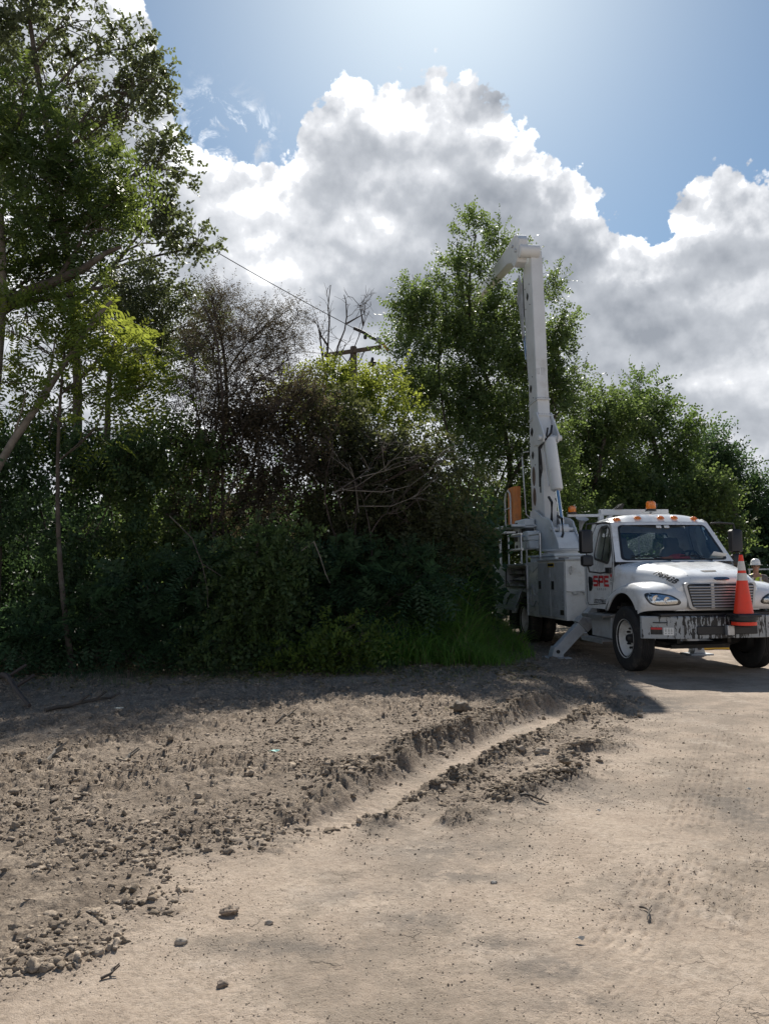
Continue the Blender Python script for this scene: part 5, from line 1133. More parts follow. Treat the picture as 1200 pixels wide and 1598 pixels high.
# dark limb that runs out to the right, a leaning pale trunk
def bare(name, label, paths, bark, cat, side=0, seed=1, group=None, twn=0):
    m = MB(); p0 = None
    for Y, r0, r1, pts in paths:
        P = [at(px, py, Y + (q[0] if q else 0)) for px, py, *q in pts]
        n = len(P); m.tube(P, [r0 + (r1 - r0) * i / (n - 1) for i in range(n)], 7)
        if p0 is None: p0 = P[0]
        for _ in range(twn):
            i = rng.integers(1, n); q = P[i]; d = nrm(nrm(P[i] - P[i - 1]) + rng.normal(size=3) * .7); pp = limb(m, q, q + d * rng.uniform(.3, .9), max(.008, r1), .004, .15, 4, 4)
            for _ in range(3): s1 = pp[rng.integers(1, 4)]; limb(m, s1, s1 + nrm(d + rng.normal(size=3) * .8) * rng.uniform(.15, .45), .006, .003, .1, 2, 3)
    T = empty(name, tuple(p0), label=label, cat=cat, group=group); m.v = [tuple(np.array(v) - p0) for v in m.v]; m.build('trunk', MAT[bark], T, smooth=60); return T
bare('leaning_tree', 'pale leaning trunk rising from the left edge through the leaves', [(12.6, .08, .03, [(-60, 900), (-20, 760), (20, 690), (55, 640), (100, 570), (150, 495), (175, 470)]), (12.6, .06, .02, [(55, 640), (75, 600), (82, 560)])], 'barkl', 'tree trunk', twn=2)
bare('crooked_tree', 'thick dark limb reaching right beneath the feathery tree crown', [(13.2, .14, .03, [(-60, 520), (0, 485), (45, 455), (90, 438), (130, 420), (165, 395), (190, 385)]), (13.2, .05, .02, [(90, 438), (110, 405), (128, 375)]), (13.2, .07, .02, [(0, 485), (40, 470), (100, 462), (150, 450), (175, 446)])], 'bark', 'tree limb', twn=3)
bare('slender_tree', 'straight pale upright trunk at the very left edge', [(13.0, .10, .07, [(-60, 1030), (-40, 800), (-6, 600), (4, 470), (3, 400), (0, 330)])], 'barkl', 'tree trunk')
# mid height trees behind
tree('thicket_tree', 'grey green bushy tree top just below the oak branches at left', (-6.6, 17.5), B(17., (205, 455, 40, 34), (240, 480, 40, 40), (180, 500, 40, 30), (215, 530, 46, 40), (262, 520, 30, 40), (300, 480, 26, 26), (330, 500, 20, 20), (290, 560, 40, 40)), 'small', 'oak', 420, 1.1, .40, .14, 'bark', TG, twigs=7)
tree('dead_leaf_tree', 'sparse brownish tree with bare twigs rising left of the utility pole', (-3.9, 15.6), B(15.2, (355, 490, 34, 30), (330, 540, 40, 36), (400, 520, 46, 30), (440, 500, 34, 22), (460, 540, 26, 24), (390, 560, 54, 30), (350, 610, 60, 36), (430, 590, 50, 34), (300, 620, 40, 40), (400, 650, 60, 36), (470, 590, 18, 18), (465, 490, 14, 12), (330, 460, 14, 18)),
     'fine', 'brown', 900, 1.3, .36, .10, 'deadwood', TG, twigs=16, stems=4, freq=1.1, twr=.012)
# dense wall of thickets, front to back
wall = [
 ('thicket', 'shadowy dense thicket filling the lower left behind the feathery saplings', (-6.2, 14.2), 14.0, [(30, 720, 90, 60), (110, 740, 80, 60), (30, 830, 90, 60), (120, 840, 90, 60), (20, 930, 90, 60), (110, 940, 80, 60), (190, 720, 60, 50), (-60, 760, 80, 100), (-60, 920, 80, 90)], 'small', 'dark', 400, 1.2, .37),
 ('thicket', 'dark leafy thicket right of the pale leaning trunk', (-4.6, 14.6), 14.4, [(210, 770, 70, 60), (280, 720, 60, 50), (200, 860, 80, 60), (280, 820, 70, 50), (240, 690, 50, 40), (170, 790, 60, 60)], 'small', 'mid', 370, 1.15, .41),
 ('thicket', 'brown tinged thicket below the sparse brownish tree', (-3.0, 15.0), 14.8, [(350, 700, 60, 50), (420, 700, 60, 50), (350, 790, 70, 50), (430, 790, 60, 50), (480, 650, 46, 40), (400, 640, 50, 34), (480, 740, 50, 50)], 'small', 'brown', 400, 1.0, .40),
 ('vine_thicket', 'vine covered brownish mound in the middle of the hedge', (-.8, 15.2), 15.0, [(540, 700, 60, 50), (600, 740, 60, 50), (540, 790, 70, 55), (620, 820, 70, 50), (680, 760, 60, 50), (560, 850, 70, 40), (520, 640, 40, 34), (690, 840, 60, 46), (640, 700, 50, 40)], 'vine', 'olive', 430, 1.0, .37),
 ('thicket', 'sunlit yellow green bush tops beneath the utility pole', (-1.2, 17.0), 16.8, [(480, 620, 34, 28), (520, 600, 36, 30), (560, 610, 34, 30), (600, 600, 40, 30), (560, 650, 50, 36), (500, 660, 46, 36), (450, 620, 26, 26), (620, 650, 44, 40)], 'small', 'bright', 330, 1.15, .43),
 ('thicket', 'dark bush mass between the vine mound and the boom truck', (3.4, 22.6), 22.0, [(740, 770, 60, 50), (790, 760, 50, 50), (760, 850, 60, 50), (720, 840, 50, 40), (830, 840, 60, 50), (800, 700, 50, 40), (730, 700, 50, 46), (850, 740, 50, 50), (900, 820, 50, 50), (750, 910, 60, 40)], 'small', 'mid', 380, 1.2, .38),
 ('low_bush', 'dark green low bush hanging over the shaded ground at left', (-3.4, 13.4), 13.3, [(300, 900, 60, 50), (230, 920, 60, 50), (160, 960, 70, 45), (60, 990, 80, 40), (320, 960, 54, 40), (240, 990, 60, 34), (-30, 1000, 60, 40)], 'pin', 'teal', 260, 1.0, .36),
 ('low_bush', 'leafy dark green bush with drooping sprays left of the grass', (-2.0, 13.1), 13.0, [(400, 860, 50, 44), (430, 910, 46, 40), (390, 930, 50, 44), (370, 990, 54, 36), (430, 980, 50, 36), (460, 840, 30, 26), (330, 1000, 40, 30)], 'vine', 'mid', 480, 1.0, .34),
 ('thicket', 'deep shaded bush left of the truck tail behind the tall grass', (.9, 17.4), 17.0, [(640, 850, 44, 46), (660, 800, 36, 46), (625, 910, 46, 36), (670, 900, 26, 30)], 'small', 'dark', 400, 1.2, .38),
 ('vine_bush', 'blue green vine draped bush directly behind the tall grass', (-.2, 14.0), 13.9, [(510, 900, 54, 44), (570, 900, 56, 46), (640, 900, 56, 44), (520, 960, 54, 40), (590, 960, 50, 36), (470, 950, 40, 40), (670, 910, 40, 34), (480, 1000, 40, 28)], 'pin', 'teal', 260, 1.05, .36),
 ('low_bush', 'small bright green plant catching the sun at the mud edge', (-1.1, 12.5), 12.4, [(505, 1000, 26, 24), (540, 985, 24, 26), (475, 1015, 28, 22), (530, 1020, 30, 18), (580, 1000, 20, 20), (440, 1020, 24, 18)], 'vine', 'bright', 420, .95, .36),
]
for i, (nm, lab, base, Y, bl, stl, lf, dn, k, th) in enumerate(wall):
    tree(nm, lab, base, B(Y, *bl), stl, lf, dn, k, th, .05 if nm != 'low_bush' else .02, 'bark', TG, 'bush', twigs=6, stems=3, twr=.009)
# tall tree behind the truck
tree('elm_tree', 'tall green tree directly behind the raised white boom', (2.8, 22.6), B(22.4, (742, 365, 24, 34), (715, 395, 26, 30), (775, 372, 20, 24), (735, 425, 48, 36), (788, 420, 34, 34), (690, 455, 40, 26), (655, 470, 24, 26), (642, 440, 10, 18), (640, 500, 34, 26), (740, 490, 60, 44), (800, 500, 46, 40), (848, 470, 26, 30), (868, 440, 9, 22), (850, 520, 36, 34), (885, 500, 16, 12), (690, 540, 56, 44), (760, 570, 66, 48), (830, 590, 56, 44), (880, 560, 30, 34), (640, 560, 44, 38), (630, 610, 50, 34), (700, 630, 60, 44), (780, 660, 60, 50), (860, 640, 50, 40), (895, 610, 26, 24), (905, 580, 12, 10)),
     'small', 'mid', 340, 1.35, .41, .12, 'bark', TG, freq=.9, twigs=7, twr=.014, shell=1.7, stems=5)
# row of trees beyond the truck
far = [
 ('broadleaf_tree', 'airy light green tree just right of the boom', (6.8, 26.), 25.5, [(905, 690, 36, 34), (950, 625, 24, 22), (960, 660, 36, 34), (935, 720, 44, 40), (900, 760, 44, 40), (960, 770, 46, 36), (880, 700, 34, 40), (870, 760, 40, 40), (925, 650, 20, 16)], 'mid', 330, .41),
 ('broadleaf_tree', 'taller rounded tree above the truck cab roof', (9.6, 27.5), 27., [(1000, 610, 28, 22), (1015, 640, 40, 34), (985, 670, 36, 36), (1045, 665, 34, 30), (1010, 710, 50, 36), (1065, 690, 26, 26), (990, 760, 50, 36), (1050, 750, 44, 36), (1085, 665, 12, 10)], 'far', 330, .40),
 ('broadleaf_tree', 'dark tree sloping down behind the right side of the cab', (14.2, 31.), 30.5, [(1110, 700, 34, 26), (1135, 735, 38, 28), (1165, 765, 32, 26), (1100, 750, 40, 34), (1180, 805, 34, 28), (1140, 800, 44, 34), (1215, 800, 30, 30), (1090, 800, 40, 34), (1200, 840, 40, 26)], 'dark', 380, .37),
 ('broadleaf_tree', 'yellowish green small tree behind the cab windshield', (11.2, 25.), 24.6, [(1010, 795, 40, 30), (1060, 790, 36, 34), (1100, 780, 30, 40), (1120, 830, 34, 24), (1040, 840, 50, 26), (960, 820, 44, 34), (1120, 760, 16, 22)], 'mid', 360, .38),
 ('broadleaf_tree', 'low dark bushes at the right edge behind the worker', (18.5, 32.), 31., [(1190, 870, 50, 26), (1140, 870, 44, 24), (1240, 850, 50, 40), (1290, 820, 60, 60)], 'dark', 380, .34),
]
for nm, lab, base, Y, bl, lf, dn, th in far:
    tree(nm, lab, base, B(Y, *bl), 'small', lf, dn * .7, 1.75, th, .2, 'bark', 'trees in the row beyond the truck', twigs=6, twr=.02)
# the bare dead tree by the utility pole
bare('dead_tree', 'leafless dead tree with thin upright branches beside the utility pole', [
 (18.5, .035, .01, [(505, 900), (500, 760), (508, 640), (510, 580), (512, 540), (514, 500), (512, 480), (516, 445)]), (18.5, .03, .009, [(515, 700), (517, 620), (520, 570), (528, 540), (538, 515), (541, 495), (540, 470), (537, 460)]),
 (18.5, .035, .01, [(510, 600), (504, 560), (500, 530), (497, 510)]), (18.5, .03, .008, [(512, 540), (502, 525), (494, 505)]), (18.5, .02, .006, [(517, 620), (530, 590), (545, 562), (560, 525), (567, 508), (576, 485)]), (18.5, .025, .008, [(541, 505), (555, 497), (568, 490)]),
 (18.5, .03, .008, [(530, 660), (527, 600), (530, 560), (540, 535)]), (18.5, .025, .008, [(567, 508), (564, 490), (562, 478)])], 'deadwood', 'dead tree', twn=4)
bare('dead_tree', 'fine bare branches sweeping across the brown thicket in the middle', [(13.9, .012, .004, [(520, 770), (560, 745), (600, 735), (640, 722), (668, 705)]), (13.9, .012, .004, [(540, 765), (600, 768), (640, 758), (670, 735)]), (13.9, .010, .004, [(560, 790), (610, 790), (640, 778), (660, 765)]), (13.9, .010, .004, [(560, 800), (555, 760), (600, 730), (630, 700)])], 'barkl', 'branch', twn=3)
bare('hanging_branch', 'thin arching stem drooping over the dark bushes at left', [(12.6, .012, .005, [(265, 805), (300, 840), (316, 880), (324, 920), (325, 950)]), (12.6, .008, .004, [(316, 880), (340, 895), (355, 905)])], 'bark', 'stem')
bare('hanging_branch', 'pale curved stem arching over the vines left of the tall grass', [(12.6, .012, .005, [(490, 845), (500, 870), (508, 895), (515, 910)]), (12.6, .008, .004, [(470, 860), (490, 845)])], 'barkl', 'stem')
tree('bare_shrub', 'tangle of thin leafless stems standing among the brown thickets left of centre', (-3.2, 14.4), B(14.3, (330, 500, 40, 50), (390, 520, 40, 50), (450, 560, 40, 40), (370, 600, 50, 50), (300, 560, 40, 50), (430, 640, 50, 40), (350, 690, 50, 50)), 'fine', 'brown', 0, 1, .4, .05, 'deadwood', TG, 'bare shrub', twigs=22, stems=6, twr=.009)
tree('bare_shrub', 'tangle of thin leafless stems on the olive vine mound', (-.6, 14.2), B(14.1, (520, 700, 40, 50), (600, 700, 50, 40), (660, 720, 50, 40), (560, 760, 60, 40), (640, 790, 50, 40)), 'fine', 'brown', 0, 1, .4, .04, 'deadwood', TG, 'bare shrub', twigs=20, stems=5, twr=.008)
# woods behind everything
def woods():
    n = 15000; xx = rng.uniform(-26, 34, n); yy = 24 + rng.random(n) * 10 + np.abs(xx - 2) * .15; hmax = 3.6 + 3.2 * vn2(xx * .22, yy * .0 + 3) - 1.6 * sst(xx, 4, 14)
    k = slice(0, 6500); xx[k] = rng.uniform(-13, 2.2, 6500); yy[k] = rng.uniform(16.2, 19.5, 6500); hmax[k] = 3.0
    O = np.stack([xx, yy, rng.random(n) ** .8 * hmax], -1); Dn = nrm(rng.normal(size=(n, 3)) + [0, -.6, .3])
    V, Fc, ti = sprays(O, Dn, STY['far'], 1.35); o = npmesh('far_woods', V, Fc, LM['dark'], tint=ti)
    tag(o, 'dense dark undergrowth of the woods behind the front thickets', 'woods', kind='stuff'); tree.n += len(Fc)
woods()
# ------------------------------------------------------------------ grass
def blades(name, lab, xx, yy, hh, wd, lf, cat, bendk=.5, z=None):
    n = len(xx); K = 5; zz = gz(xx, yy) if z is None else z; a = rng.random(n) * 6.28; d = np.stack([np.cos(a), np.sin(a), 0 * a], -1); s_ = np.stack([-np.sin(a), np.cos(a), 0 * a], -1)
    f2 = rng.random(n) * 6.28; s_ = np.stack([np.cos(f2), np.sin(f2), 0 * a], -1)
    b = rng.uniform(.15, 1., n) * bendk; t = np.linspace(0, 1, K)
    c = np.stack([xx, yy, zz], -1)[:, None] + d[:, None] * (b[:, None] * hh[:, None] * t[None] ** 2.2)[..., None] * 1.0 + np.array([0, 0, 1.]) * (hh[:, None] * (t[None] - b[:, None] * .55 * t[None] ** 3))[..., None]
    w = (wd * hh ** .5)[:, None] * np.array([.8, 1., .85, .55, .08])[None] * .5
    L_ = c - s_[:, None] * w[..., None]; R2 = c + s_[:, None] * w[..., None]; V = np.stack([L_, R2], 2).reshape(-1, 3)
    i = np.arange(n)[:, None] * (2 * K) + np.arange(K - 1)[None] * 2; Fc = np.stack([i, i + 1, i + 3, i + 2], -1).reshape(-1, 4)
    o = npmesh(name, V, Fc, LM[lf], tint=np.repeat(np.clip(rng.normal(.5, .22, n), 0, 1), K - 1)); tag(o, lab, cat, kind='stuff')
n = 21000; yy = rng.uniform(12.9, 20.5, n); t = rng.random(n); xx = (-.5 + t * 3.6) * (yy / 15.) ; k = (yy > 13.1 + 1.1 * (fbm(xx * 1.4, yy * .8, 4) - .4) + rng.normal(0, .12, n) + .9 * sst(xx, 1.6, 2.9)) & (fbm(xx * 2.2 + 5, yy * 2.2, 3) > .36) & (xx < 2.75 + (yy - 13.5) * .0 + .0 * yy) ; xx, yy = xx[k], yy[k]
hh = (.70 + 1.3 * sst(yy, 13.6, 15.2)) * rng.uniform(.3, 1.3, len(xx)) * (.55 + .8 * vn2(xx * 1.9, yy * 1.9)) * (1 - .72 * sst(xx, 1.2, 2.2))
blades('tall_grass', 'tall green grass growing beside the truck at the mud edge', xx, yy, hh, .021, 'grass', 'grass', 1.15)
k = rng.random(len(xx)) < .07
blades('dry_grass', 'straw coloured dead blades scattered among the tall grass', xx[k] + .03, yy[k], hh[k] * 1.1, .014, 'straw', 'grass', 1.3)
n = 5200; xx = rng.uniform(-8, .3, n); yy = 12.5 + rng.random(n) ** 1.6 * 2.2 + .25 * np.sin(xx * 3) + np.clip(-xx - 4, 0, 4) * .0
blades('weeds', 'short dark weeds and litter at the foot of the bushes', xx, yy, rng.uniform(.05, .28, n), .012, 'dark', 'weeds', .9)
n = 2600; xx = rng.uniform(-8, 1.5, n); yy = 12.6 - np.abs(rng.normal(0, .7, n)); k = fbm(xx * 1.3 + 3, yy * 1.3, 4) > .52; xx, yy = xx[k], yy[k]
blades('sparse_weeds', 'sparse low weeds and sprouts creeping out over the mud from the hedge', xx, yy, rng.uniform(.04, .16, len(xx)), .014, 'mid', 'weeds', 1.1)
n = 9000; xx = rng.uniform(-9, 2.6, n); yy = 13.6 - np.abs(rng.normal(0, 1.1, n)); k = (yy > 8) & (fbm(xx * 1.1, yy * 1.1 + 9, 4) > .42); xx, yy = xx[k], yy[k]; n = len(xx)
a_ = rng.random(n) * 6.28; c_ = np.stack([xx, yy, gz(xx, yy) + .012], -1); l_ = np.stack([np.cos(a_), np.sin(a_), rng.normal(0, .3, n)], -1) * rng.uniform(.02, .055, n)[:, None]; w_ = np.stack([-np.sin(a_), np.cos(a_), rng.normal(0, .3, n)], -1) * rng.uniform(.012, .025, n)[:, None]
o = npmesh('leaf_litter', np.stack([c_ - l_, c_ + w_, c_ + l_, c_ - w_], 1).reshape(-1, 3), np.arange(n * 4).reshape(-1, 4), LM['straw'], tint=rng.random(n)); tag(o, 'dead leaves scattered on the shaded mud in front of the hedge', 'leaf litter', kind='stuff')
n = 2600; xx = rng.uniform(2.6, 4.2, n); yy = rng.uniform(21.5, 26, n); 
blades('back_grass', 'sunny grass patch glimpsed behind the rear of the truck', xx - 1.0, yy - 2.5, rng.uniform(.2, .6, n), .018, 'grass', 'grass')
n = 9000; xx = rng.uniform(6, 30, n); yy = rng.uniform(22, 34, n)
blades('verge_grass', 'rough grass verge in front of the far trees on the right', xx, yy, rng.uniform(.15, .6, n), .03, 'grass', 'grass')
print('leaves', tree.n)

# ------------------------------------------------------------------ utility pole and line
def pole():
    p = at(553, 700, 28.); T = empty('utility_pole', (p[0], p[1], 0), R(-8), label='wooden utility pole with a tilted crossarm rising behind the thickets', cat='utility pole')
    ztop = at(553, 541, 28.)[2]; zc = at(553, 549, 28.)[2]
    m = MB(); m.tube([(0, 0, -.5), (0, 0, 4), (0, 0, ztop - .03), (0, 0, ztop)], [.17, .15, .125, .11], 14); m.build('post', MAT['pole'], T, smooth=50)
    m = MB(); m.box((.0, -.15, zc - .02), (2.15, .11, .14), Matrix.Rotation(R(-5.5), 3, 'Y')); m.build('crossarm', MAT['pole'], T, bevel=.008)
    m = MB(); m.tube([(-.45, -.14, zc - .12), (-.05, -.12, zc - .62)], .02, 6); m.build('brace', MAT['dark'], T)
    m = MB(); m.tube([(.45, -.14, zc + .02), (.2, -.12, zc - .5)], .02, 6); m.build('brace', MAT['dark'], T)
    m = MB(); rt = Matrix.Translation((-.28, -.1, zc - .95)) @ Matrix.Rotation(R(14), 4, 'Y'); m.lathe([(.0, -.33), (.15, -.32), (.16, -.2), (.16, .2), (.13, .27), (.06, .3), (.05, .4), (0, .41)], 18, rt); m.build('transformer', MAT['dark'], T, smooth=40)
    m = MB(); m.lathe([(.0, .0), (.05, .0), (.14, .05), (.15, .16), (.08, .2), (.05, .3), (.04, .34)], 16, Matrix.Translation((.72, -.1, zc - .62))); m.build('insulator', MAT['dark'], T, smooth=40)
    for x in (-.98, .98):
        m = MB(); m.lathe([(.012, -.02), (.012, .1), (.045, .1), (.03, .14), (.05, .17), (.03, .22), (0, .23)], 12, Matrix.Translation((x, -.15, zc + x * .096 + .07))); m.build('insulator', MAT['grey'], T, smooth=40)
pole()
def wire():
    a = at(552, 512, 27.6); b = at(606, 548, 27.4); T = empty('line_cover', tuple(a), label='dark bent stick like line cover hanging above the crossarm with an orange end', cat='line cover')
    pts = [at(552, 512, 27.6), at(568, 519, 27.6), at(580, 527, 27.5), at(590, 531, 27.5), at(598, 537, 27.4)]
    m = MB(); m.tube([q - a for q in pts], .06, 8); m.build('sleeve', MAT['dark'], T, smooth=50)
    m = MB(); m.tube([pts[-1] - a, b - a], .05, 8); m.build('end_sleeve', MAT['orange'], T, smooth=50)
    m = MB(); m.lathe([(0, -.12), (.06, -.08), (.07, 0), (.03, .08), (.03, .14), (0, .15)], 12, Matrix.Translation(at(570, 525, 27.5) - a)); m.build('insulator', MAT['dark'], T, smooth=40)
    m = MB(); m.lathe([(.06, -.1), (.11, -.06), (.11, .05), (.06, .1)], 12, Matrix.Translation(at(591, 531, 27.5) - a)); m.build('clamp', MAT['grey'], T, smooth=40)
    q0, q1 = at(552, 512, 27.6), at(-420, -95, 15.5); pts = []
    for k in range(41): t = k / 40; q = q0 * (1 - t) + q1 * t; q[2] -= 4 * .35 * t * (1 - t); pts.append(q)
    m = MB(); m.tube(pts, .014, 5); tag(m.build('power_line', MAT['cable'], None), 'thin overhead cable slanting down from the oak to the utility pole', 'power line')
    q0, q1 = at(508, 552, 28.), at(300, 500, 40.); pts = [q0 * (1 - t) + q1 * t - np.array([0, 0, 1.2 * t * (1 - t)]) for t in np.linspace(0, 1, 20)]
    m = MB(); m.tube(pts, .012, 5); tag(m.build('power_line', MAT['cable'], None), 'fainter thin cable leaving the left end of the crossarm', 'power line')
wire()
# weathered panel leaning behind the grass
def panel():
    p = gr(722, 985); p = at(722, 960, 19.5); T = empty('board_gate', (p[0], p[1], 0), R(12), label='weathered grey boarded panel in a dark frame leaning in the tall grass', cat='gate')
    rt = Matrix.Rotation(R(-14), 3, 'X') @ Matrix.Rotation(R(9), 3, 'Y')
    for k in range(5): m = MB(); m.box(Vector((-.22 + k * .11, 0, .85)), (.105, .02, 1.15), rt); m.build('board', MAT['grey'], T)
    m = MB()
    for c, d in (((0, 0, 1.47), (.68, .05, .06)), ((-.31, 0, .85), (.06, .05, 1.2)), ((.31, 0, .85), (.06, .05, 1.2)), ((0, 0, .2), (.68, .05, .06))): m.box(Matrix.Rotation(R(0), 3, 'X') @ Vector(c) + Vector((-(c[2] - .85) * -.1 * 0, 0, 0)), d, None)
    m.v = [tuple(rt @ (Vector(v) - Vector((0, 0, .85))) + Vector((0, -.02, .85))) for v in m.v]; m.build('frame', MAT['dark'], T, bevel=.005)
    m = MB(); m.tube([(.2, -.2, .3), (.55, -.4, .9), (.75, -.45, 1.05)], .025, 6); m.tube([(0, 0, .25), (0, .5, -.1)], .03, 6); m.build('handle_bar', MAT['steel'], T)
panel()
q = [gr(1080, 1013), gr(1100, 1014.5), gr(1118, 1013.5), gr(1138, 1014), gr(1165, 1012), gr(1230, 1010)]
m = MB(); m.tube([(a[0], a[1], .03) for a in q], .028, 8); tag(m.build('hose', MAT['hose'], None, smooth=60), 'yellow hose lying on the dirt seen beneath the truck bumper', 'hose')

# ------------------------------------------------------------------ the worker
def skin(name, V, E, Rr, mt, parent, sub=1, root=0):
    me = bpy.data.meshes.new(name); me.from_pydata([tuple(v) for v in V], E, []); o = bpy.data.objects.new(name, me); COL.objects.link(o); o.parent = parent
    sm = o.modifiers.new('skin', 'SKIN'); sm.use_smooth_shade = True
    for i, r in enumerate(Rr): me.skin_vertices[0].data[i].radius = (r, r) if not hasattr(r, '__len__') else r
    me.skin_vertices[0].data[root].use_root = True
    o.modifiers.new('sub', 'SUBSURF').render_levels = sub + 1
    me.materials.append(mt)
    bpy.context.view_layer.update()
    dg = bpy.context.evaluated_depsgraph_get(); me2 = bpy.data.meshes.new_from_object(o.evaluated_get(dg)); o.modifiers.clear(); o.data = me2; me2.name = name
    for p in me2.polygons: p.use_smooth = True
    return o
def person():
    p = at(1181, 940, 18.6); T = empty('person', (p[0], p[1], 0), R(-20), label='person in white hard hat and lime safety vest standing beyond the truck hood', cat='person')
    # front faces -y; figure about 1.76 m, body one skinned surface in shirt colour; skin parts over it
    V = [(0, 0, .95), (0, 0, 1.12), (0, 0, 1.30), (0, .01, 1.44), (0, .0, 1.52), (0, -.015, 1.585), (0, -.02, 1.66), (0, -.015, 1.73),
         (-.19, .01, 1.42), (-.25, .02, 1.16), (-.22, -.14, .97), (-.20, -.20, .93), (.19, .01, 1.42), (.27, .03, 1.16), (.29, -.05, .92), (.29, -.08, .86),
         (-.10, 0, .90), (-.12, -.02, .50), (-.13, .02, .09), (-.135, -.10, .04), (.10, 0, .90), (.13, -.03, .50), (.15, .03, .09), (.165, -.09, .04)]
    E = [(0, 1), (1, 2), (2, 3), (3, 4), (4, 5), (5, 6), (6, 7), (3, 8), (8, 9), (9, 10), (10, 11), (3, 12), (12, 13), (13, 14), (14, 15), (0, 16), (16, 17), (17, 18), (18, 19), (0, 20), (20, 21), (21, 22), (22, 23)]
    Rr = [(.16, .115), (.15, .11), (.17, .12), (.13, .10), .055, (.07, .085), (.078, .098), (.06, .08), .065, .048, .035, .026, .065, .048, .035, .026, .095, .068, .045, .04, .095, .068, .045, .04]
    body = skin('body', V, E, Rr, MAT['skin'], T, 1)
    # fingers
    for hx, hy, hz, dx, dy, dz in ((-.20, -.20, .93, .15, -.6, -.75), (.29, -.08, .86, 0, -.3, -.95)):
        d = Vector((dx, dy, dz)).normalized(); s_ = d.cross(Vector((0, 1, 0))).normalized(); c = Vector((hx, hy, hz))
        for k, (o_, ln) in enumerate(((-.030, .062), (-.010, .075), (.010, .070), (.030, .055))):
            a = c + s_ * o_ * .6 + d * .0; b = c + s_ * o_ + d * .05; e = b + d * ln * .6 + Vector((0, -.01, 0)); f = e + (d + Vector((0, .6, 0))).normalized() * ln * .5
            skin('finger', [a, b, e, f], [(0, 1), (1, 2), (2, 3)], [.012, .010, .009, .007], MAT['skin'], body, 0)
        a = c; b = c - s_ * .04 + d * .02; e = b - s_ * .015 + d * .035; skin('thumb', [a, b, e], [(0, 1), (1, 2)], [.013, .011, .008], MAT['skin'], body, 0)
    # face
    m = MB(); m.loft([[(-.012, -.105, 1.655), (.012, -.105, 1.655), (.006, -.10, 1.70), (-.006, -.10, 1.70)], [(-.014, -.128, 1.652), (.014, -.128, 1.652), (.003, -.108, 1.70), (-.003, -.108, 1.70)]]); m.build('nose', MAT['skin'], body, smooth=60)
    for s_ in (-1, 1):
        m = MB(); m.lathe([(0, .011), (.008, .008), (.011, 0), (.008, -.008), (0, -.011)], 10, Matrix.Translation((s_ * .030, -.106, 1.692))); m.build('eye', MAT['ink'], body, smooth=60)
        m = MB(); m.lathe([(0, .028), (.014, .02), (.018, 0), (.012, -.02), (0, -.03)], 10, Matrix.Translation((s_ * .080, -.01, 1.675)) @ Matrix.Diagonal((.5, 1, 1, 1))); m.build('ear', MAT['skin'], body, smooth=60)
    m = MB(); m.box((0, -.108, 1.622), (.045, .008, .01)); m.build('mouth', MAT['red'], body)
    # beard and dark hair below the hat
    skin('hair', [(-.05, .03, 1.69), (0, .065, 1.69), (.05, .03, 1.69), (0, .06, 1.63)], [(0, 1), (1, 2), (1, 3)], [.04, .045, .04, .035], MAT['ink'], T, 0)
    # shirt: sleeves to the elbow and torso
    skin('shirt', [(0, 0, .93), (0, 0, 1.12), (0, 0, 1.30), (0, .01, 1.43), (-.19, .01, 1.42), (-.245, .02, 1.20), (.19, .01, 1.42), (.262, .03, 1.20), (0, .0, 1.49)], [(0, 1), (1, 2), (2, 3), (3, 4), (4, 5), (3, 6), (6, 7), (3, 8)],
         [(.17, .125), (.16, .12), (.182, .13), (.15, .115), .08, .066, .08, .066, .07], MAT['cloth'], T, 1)
    vv = skin('safety_vest', [(0, 0, .90), (0, 0, 1.12), (0, 0, 1.30), (0, .01, 1.42), (-.12, .01, 1.46), (.12, .01, 1.46)], [(0, 1), (1, 2), (2, 3), (3, 4), (3, 5)], [(.19, .14), (.178, .135), (.196, .143), (.165, .125), .07, .07], MAT['vest'], T, 1)
    m = MB()
    for x in (-.085, .085): m.loft([[(x - .022, -.150, z), (x + .022, -.150, z), (x + .022, -.1, z), (x - .022, -.1, z)] for z in (.96, 1.12, 1.3, 1.42)])
    m.build('vest_stripe', MAT['band'], vv)
    m = MB(); m.lathe([(.17, 1.04), (.172, 1.08)], 24, Matrix.Diagonal((1.06, .80, 1, 1)), cap=False); m.build('vest_stripe', MAT['band'], vv, smooth=60)
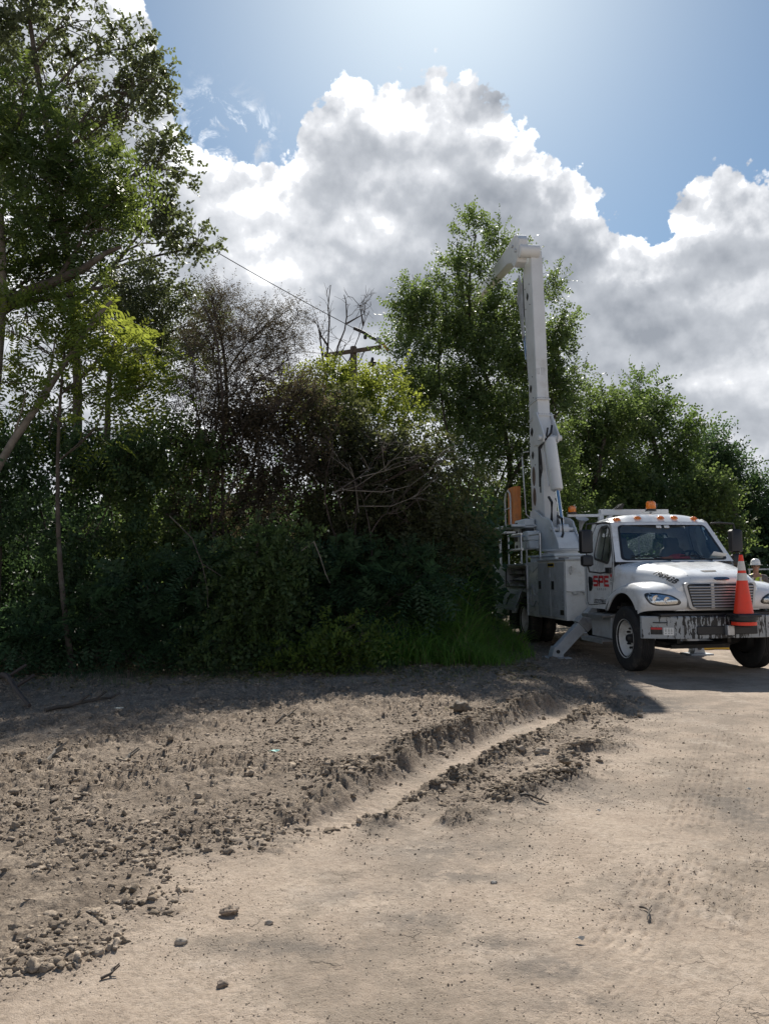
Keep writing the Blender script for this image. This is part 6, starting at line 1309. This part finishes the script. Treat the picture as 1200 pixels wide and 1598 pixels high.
    skin('trousers', [(0, 0, .93), (-.10, 0, .86), (-.12, -.02, .50), (-.13, .02, .14), (.10, 0, .86), (.13, -.03, .50), (.15, .03, .14)], [(0, 1), (1, 2), (2, 3), (0, 4), (4, 5), (5, 6)], [(.17, .13), .105, .082, .07, .105, .082, .07], MAT['jean'], T, 1)
    for x, y in ((-.135, 0), (.155, 0)): skin('boot', [(x, .03, .12), (x, .03, .05), (x, -.13, .04)], [(0, 1), (1, 2)], [.06, .055, .045], MAT['bark'], T, 1)
    m = MB(); m.lathe([(.125, 1.715), (.118, 1.73), (.116, 1.77), (.105, 1.82), (.08, 1.855), (.04, 1.872), (0, 1.876)], 28, Matrix.Translation((0, -.01, 0)) @ Matrix.Diagonal((.95, 1.1, 1, 1)))
    m.loft([[(.16 * math.cos(t) * .95, -.02 + .17 * math.sin(t) * 1.08, 1.718 + dz) for t in np.linspace(0, 2 * math.pi, 28, endpoint=False)] for dz in (0, .008)]); m.box((0, 0, 1.85), (.03, .2, .03)); m.build('hard_hat', MAT['hat'], T, smooth=50)
person()
# a pale rail and utility trailer edge far right behind the worker
def trailer():
    p = at(1225, 900, 26.); T = empty('utility_trailer', (p[0], p[1], 0), R(4), label='pale railed trailer parked beyond the worker at the right edge', cat='trailer')
    for z in (1.0, 1.35, 1.62): m = MB(); m.box((0, 0, z), (2.6, .05, .05)); m.build('rail', MAT['boom'], T, bevel=.005)
    for x in (-1.25, -.4, .4, 1.25): m = MB(); m.box((x, 0, 1.2), (.05, .05, .9)); m.build('post', MAT['boom'], T, bevel=.005)
    m = MB(); m.box((0, .7, .72), (2.7, 1.5, .1)); m.build('deck', MAT['dark'], T, bevel=.01)
    for x in (-.5, .4): m = MB(); m.lathe([(0, -.1), (.2, -.1), (.33, -.09), (.35, 0), (.33, .09), (.2, .1), (0, .1)], 24, Matrix.Translation((x, -.1, .35)) @ Matrix.Rotation(R(90), 4, 'X')); m.build('wheel', MAT['rubber'], T, smooth=40)
trailer()
